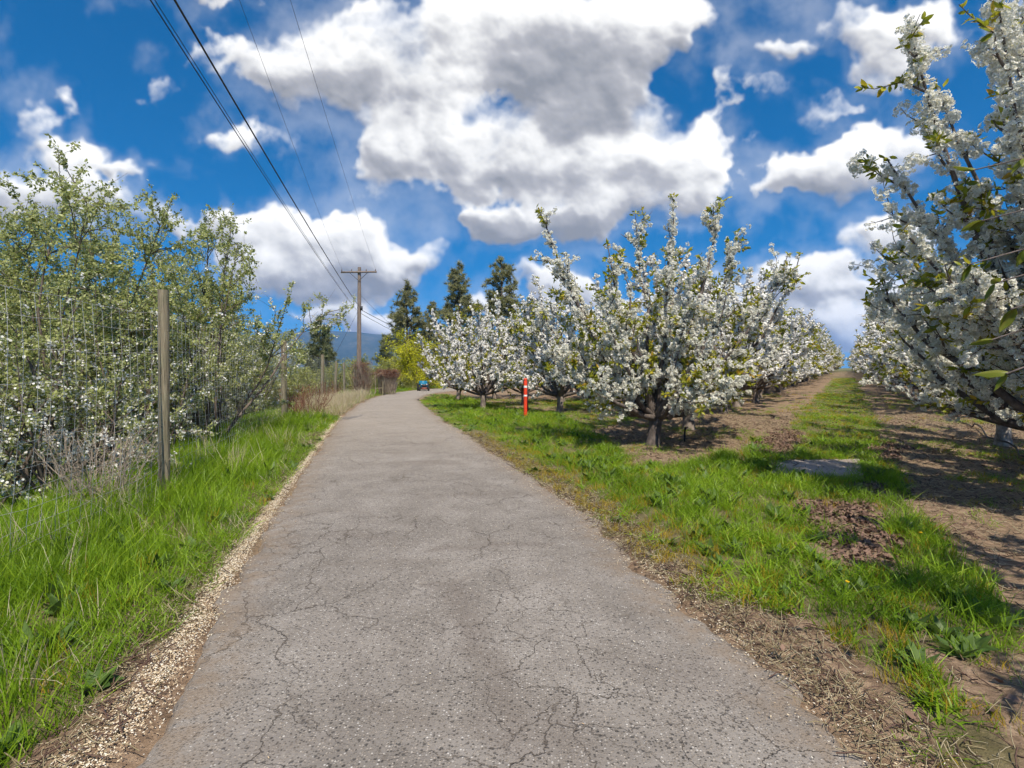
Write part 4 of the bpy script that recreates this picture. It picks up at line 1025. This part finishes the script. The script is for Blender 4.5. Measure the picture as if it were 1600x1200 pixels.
def tuft(seed, n, h, w, spread, lean, key, curl=.6):
    rng = np.random.RandomState(seed); mb = MB()
    a = rng.rand(n) * 6.28; r = spread * np.sqrt(rng.rand(n)); bx, by = r * np.cos(a), r * np.sin(a)
    hh = h * rng.uniform(.45, 1.1, n); az = rng.rand(n) * 6.28; le = lean * rng.uniform(.2, 1.3, n); fa = rng.rand(n) * 6.28; ww = w * rng.uniform(.6, 1.3, n)
    ts = [0, .4, .75, 1.0]; ws = [.8, 1.0, .65, 0]
    V = np.zeros((n, 7, 3)); k = 0
    for t, wv in zip(ts, ws):
        off = le * hh * (t ** (1 + curl)); cx, cyy, cz_ = bx + np.cos(az) * off, by + np.sin(az) * off, hh * t * np.cos(np.clip(le * t * .8, 0, 1.3))
        for s_ in ((-1, 1) if wv else (0,)):
            V[:, k] = np.stack([cx + s_ * np.cos(fa) * ww * wv / 2, cyy + s_ * np.sin(fa) * ww * wv / 2, cz_], -1); k += 1
    b = (np.arange(n) * 7)[:, None]
    q = np.concatenate([b + [0, 1, 3, 2], b + [2, 3, 5, 4]]); rn = np.repeat(np.clip(rng.normal(.5, .22, n), 0, 1), 7)
    mb.add(V.reshape(-1, 3), q, 0, rn); f3 = (b + [4, 5, 6]).astype(np.int32)
    mb.l.append(f3.ravel()); mb.t.append(np.full(n, 3, np.int32)); mb.m.append(np.zeros(n, np.int32))
    return mb.mesh('grass_tuft', M[key])
TUFTS = [tuft(400 + k, 16, .30, .0060, .075, .55, 'grass') for k in range(3)] + [tuft(410 + k, 16, .12, .0045, .07, .7, 'grass') for k in range(2)] + \
        [tuft(420, 26, .15, .004, .075, .5, 'ygrass'), tuft(421, 18, .45, .004, .10, .5, 'drygrass'), tuft(422, 20, .34, .0105, .11, .8, 'grass', .9), tuft(423, 9, .40, .0045, .10, .35, 'grass')]
def rosette(seed):
    rng = np.random.RandomState(seed); mb = MB(); n = 16; a = np.arange(n) * 2.4; d = np.stack([np.cos(a), np.sin(a), rng.uniform(.15, 1.6, n)], -1)
    instance(mb, SLEAF_V * [.8, 1, 1], SLEAF_F, rng.normal(0, .02, (n, 3)) * [1, 1, 0] + [0, 0, .01], frames(d, rng.normal(0, .3, n)), rng.uniform(.07, .15, n), 0, rng.uniform(.1, .7, n))
    return mb.mesh('weed', M['weed'])
TUFTS.append(rosette(1))
def sample(rng, x0, x1, y0, y1, dens):
    n = int((x1 - x0) * (y1 - y0) * dens); return rng.uniform(x0, x1, n), rng.uniform(y0, y1, n)
def seen(x, y, m=1.6): return (np.abs(x) < 1.06 * np.maximum(y, 0) + m) & (y > .8)
rng = np.random.RandomState(17)
gxs, gys = [], []
for (y0, y1, x0, x1, dn) in ((.8, 5, -7, 7, 190), (5, 9, -9, 9.5, 120), (9, 16, -13, 16, 62), (16, 28, -18, 24, 26), (28, 60, -26, 44, 8)):
    x, y = sample(rng, x0, x1, y0, y1, dn); k = seen(x, y); gxs.append(x[k]); gys.append(y[k])
gx_, gy_ = np.concatenate(gxs), np.concatenate(gys)
gmk = grass_mask(gx_, gy_); k = rng.rand(len(gx_)) < gmk; gx_, gy_, gmk = gx_[k], gy_[k], gmk[k]
k = np.min(np.abs(np.stack([gx_ - road_l(gy_), gx_ - road_r(gy_)])), 0) > .02
gx_, gy_ = gx_[k], gy_[k]; n = len(gx_)
dist = np.hypot(gx_, gy_); left = gx_ < road_l(gy_); ac = across(gx_, gy_); inv = inpoly(gx_, gy_, VERGE_R)
edge_l = road_l(gy_) - gx_; edge_r = gx_ - road_r(gy_)
patch = fbm(gx_ * .9 + 20, gy_ * .9, 55)
hs = np.where(left, .95 * (.45 + .55 * sstep(edge_l, .25, .9)), np.where(inv, .52 * (.45 + .55 * sstep(edge_r, .15, .9)), .34)) * (.55 + .9 * patch)
pick = np.where(left, rng.choice([0, 1, 2, 8, 6, 9, 5], n, p=[.28, .28, .26, .11, .02, .03, .02]), np.where(inv, rng.choice([0, 1, 2, 0, 3, 4, 5, 7, 9], n, p=[.17, .17, .15, .1, .12, .1, .07, .07, .05]), rng.choice([3, 4, 3, 4, 0], n)))
yel = ~left & inv & (edge_r < .85) & (gy_ < 12) & (rng.rand(n) < .95 * (1 - edge_r / .9)); pick = np.where(yel, 5, pick)
yel2 = (~inv & ~left & (rng.rand(n) < .16)); pick = np.where(yel2, 5, pick)
dryp = left & (rng.rand(n) < .008); pick = np.where(dryp, 6, pick)
dz = (gy_ > 17) & (gy_ < 34) & left & (edge_l < 1.8); pick = np.where(dz & (rng.rand(n) < .8), 6, pick); hs = np.where(dz, 1.25, hs)
short = np.isin(pick, [3, 4, 5, 9]); hs = np.where(short, np.clip(hs * 1.9, .5, 1.5), hs)
wide = np.interp(dist, [0, 5, 12, 25, 60], [.95, 1.0, 1.35, 2.0, 3.4])
rot = np.stack([rng.normal(0, .12, n), rng.normal(0, .12, n), rng.rand(n) * 6.28], -1)
# everything leans a little the same way, as wind and light have combed it
rot[:, 1] += .08
scl = np.stack([wide, wide, hs * rng.uniform(.8, 1.2, n) * np.interp(dist, [0, 20, 60], [1, 1.05, 1.3])], -1)
Pg = np.stack([gx_, gy_, H(gx_, gy_) - .01], -1)
for sel, nm, lab in ((left, 'verge_grass', 'tall lush green grass on the bank between the lane and fence'), (~left & inv, 'verge_grass', 'green grass verge between the lane and the orchard'),
                     (~left & ~inv, 'orchard_grass', 'short grass growing in the orchard aisles')):
    scatter(nm, Pg[sel], rot[sel], scl[sel], pick[sel], TUFTS, lab)

# dead leaves, straw and chips
def scrap(seed, kind):
    rng = np.random.RandomState(seed); mb = MB()
    if kind == 'leaf':
        v = LEAF_V.copy() * [1.3, 1, 1]; v[:, 1] = np.sin(v[:, 2] * 3 + seed) * .16 + np.abs(v[:, 0]) * rng.uniform(-.6, .9)
        v = v[:, [0, 2, 1]] - [0, .5, 0]; mb.add(v, LEAF_F4, 0, rng.uniform(.1, .9)); n0 = mb.nv - 8
        mb.l.append((LEAF_F3 + n0).ravel().astype(np.int32)); mb.t.append(np.full(4, 3, np.int32)); mb.m.append(np.zeros(4, np.int32))
        return mb.mesh('dead_leaf', M['litterleaf'])
    if kind == 'chip':
        box(mb, (0, 0, .12), (rng.uniform(.25, .5), 1, .2), 0, 0, .8); mb.r[0] = np.full(8, rng.rand(), np.float32); return mb.mesh('wood_chip', M['chip'])
    if kind == 'straw':
        p = wander(rng, (-.5, 0, .05), (1, rng.normal(0, .2), .1), 1.0, 4, .18); p[:, 2] = np.abs(p[:, 2]); tube(mb, p, .022, 3, 0, rng.uniform(.1, 1), cap=False); return mb.mesh('straw', M['drygrass'])
    if kind == 'stick':
        p = wander(rng, (-.5, 0, .05), (1, 0, .05), 1.0, 4, .2); p[:, 2] = np.abs(p[:, 2]); tube(mb, p, .03, 4, 0, rng.uniform(0, .6), cap=False); return mb.mesh('stick', M['litterleaf'])
LEAVES = [scrap(k, 'leaf') for k in range(6)]; CHIPS = [scrap(20 + k, 'chip') for k in range(6)]; STRAW = [scrap(40 + k, 'straw') for k in range(5)] + [scrap(50 + k, 'stick') for k in range(2)]
def road_z(x, y):
    xl, xr = road_l(y), road_r(y); t = np.clip((x - xl) / (xr - xl), 0, 1)
    return np.where((x > xl) & (x < xr), H(x, y) + .012 + .035 * (1 - (2 * t - 1) ** 2), H(x, y))
def put(name, x, y, size, meshes, label, tilt=.25, lift=.004):
    n = len(x); s = size * rng.uniform(.6, 1.4, n)
    return scatter(name, np.stack([x, y, road_z(x, y) + lift], -1), np.stack([rng.normal(0, tilt, n), rng.normal(0, tilt, n), rng.rand(n) * 6.28], -1), np.repeat(s[:, None], 3, 1), rng.randint(0, len(meshes), n), meshes, label)
lx, ly = [], []
for L in LITTER:
    p = np.array(L); x, y = sample(rng, p[:, 0].min() - .2, p[:, 0].max() + .2, p[:, 1].min() - .2, p[:, 1].max() + .2, 1000 if p[:, 1].min() < 5 else 520)
    k = inpoly(x + (fbm(x * 3, y * 3, 71) - .5) * .5, y + (fbm(x * 3, y * 3, 72) - .5) * .5, L); lx.append(x[k]); ly.append(y[k])
x, y = sample(rng, 1, 16, 1.5, 16, 14); k = seen(x, y) & (grass_mask(x, y) < .3) & (x > road_r(y) + .1); lx.append(x[k]); ly.append(y[k])
x, y = sample(rng, 4, 13, 8, 22, 60); ac = across(x, y); k = (np.abs(ac - 2.95) < 1.1) & (fbm(x * .9, y * .9, 73) > .56); lx.append(x[k]); ly.append(y[k])
put('leaf_litter', np.concatenate(lx), np.concatenate(ly), .048, LEAVES, 'curled brown dead leaves in drifts on the grass', .5, .02)
lx, ly = [], []
y = rng.uniform(1.2, 17, 62000); u = np.abs(rng.normal(0, 1, len(y))); x = road_l(y) - .10 + rng.normal(0, .075, len(y)) * np.interp(y, [1.5, 3, 8], [1.35, .9, .65]) - .10 * np.interp(y, [1.5, 3.2], [1, 0])
k = rng.rand(len(y)) < np.interp(y, [1, 4, 9, 17], [1, .9, .5, .25]) * (.35 + .9 * fbm(x * 3, y * 3, 74)); lx.append(x[k]); ly.append(y[k])
y = rng.uniform(1.2, 14, 16000); x = road_r(y) + .06 + rng.normal(0, .16, len(y)); k = rng.rand(len(y)) < .8 * fbm(x * 2, y * 2, 75); lx.append(x[k]); ly.append(y[k])
x, y = sample(rng, -4, 2.0, 1.4, 14, 12); k = (x > road_l(y)) & (x < road_r(y)) & (rng.rand(len(x)) < .45); lx.append(x[k]); ly.append(y[k])
put('wood_chips', np.concatenate(lx), np.concatenate(ly), .0088, CHIPS, 'pale wood chips and husks strewn along the lane edges', .3)
x, y = sample(rng, 0, 18, 1.4, 17, 230); k = seen(x, y) & (x > road_r(y) + .03) & (grass_mask(x, y) < rng.uniform(.2, .75, len(x))); x, y = x[k], y[k]
y2 = rng.uniform(1.4, 12, 5000); x2 = road_r(y2) + .18 + rng.normal(0, .16, 5000); k = x2 > road_r(y2) - .1
y3 = rng.uniform(1.4, 12, 3500); x3 = road_l(y3) - .28 + rng.normal(0, .10, 3500)
put('straw_litter', np.concatenate([x, x2[k], x3]), np.concatenate([y, y2[k], y3]), .085, STRAW, 'dry straw and twigs lying on the bare soil', .12)

# dandelions
def dandelion(p, lab):
    t = empty('dandelion', ground_at(*p)); tag(t, lab, 'flower', 'dandelions in the verge')
    mb = MB(); tube(mb, [[0, 0, 0], [.01, 0, .08], [.0, .01, .15]], .003, 5); mb.build('stem', M['grass'], t)
    mb = MB(); r_ = np.random.RandomState(int(p[0] * 100)); n = 40; a = r_.rand(n) * 6.28
    d = np.stack([np.cos(a), np.sin(a), r_.uniform(.15, 1.1, n)], -1)
    instance(mb, SLEAF_V * [.5, .5, 1], SLEAF_F, np.tile([0., .01, .15], (n, 1)), frames(d, r_.rand(n)), r_.uniform(.014, .020, n), 0, r_.rand(n)); o = mb.build('flower_head', M['yellow'], t)
for p, lab in (((3.47, 4.34), 'yellow dandelion by the leaf drift, left one of the close pair'), ((3.56, 4.22), 'yellow dandelion by the leaf drift, right one of the close pair'), ((2.25, 3.43), 'lone yellow dandelion in the thick verge grass')):
    dandelion(p, lab)

# ------------------------------------------------------------------ air
m, T = new_mat('haze_air')
T.n('ShaderNodeOutputMaterial', {'Volume': T.n('ShaderNodeVolumePrincipled', {'Color': (.24, .50, 1.0, 1), 'Density': 1.5e-4, 'Anisotropy': 0.0}).outputs[0]})
mb = MB(); box(mb, (0, 2250, 95), (11000, 8000, 470)); hz = mb.build('haze', m); tag(hz, 'thin blue haze over the valley', kind='stuff')
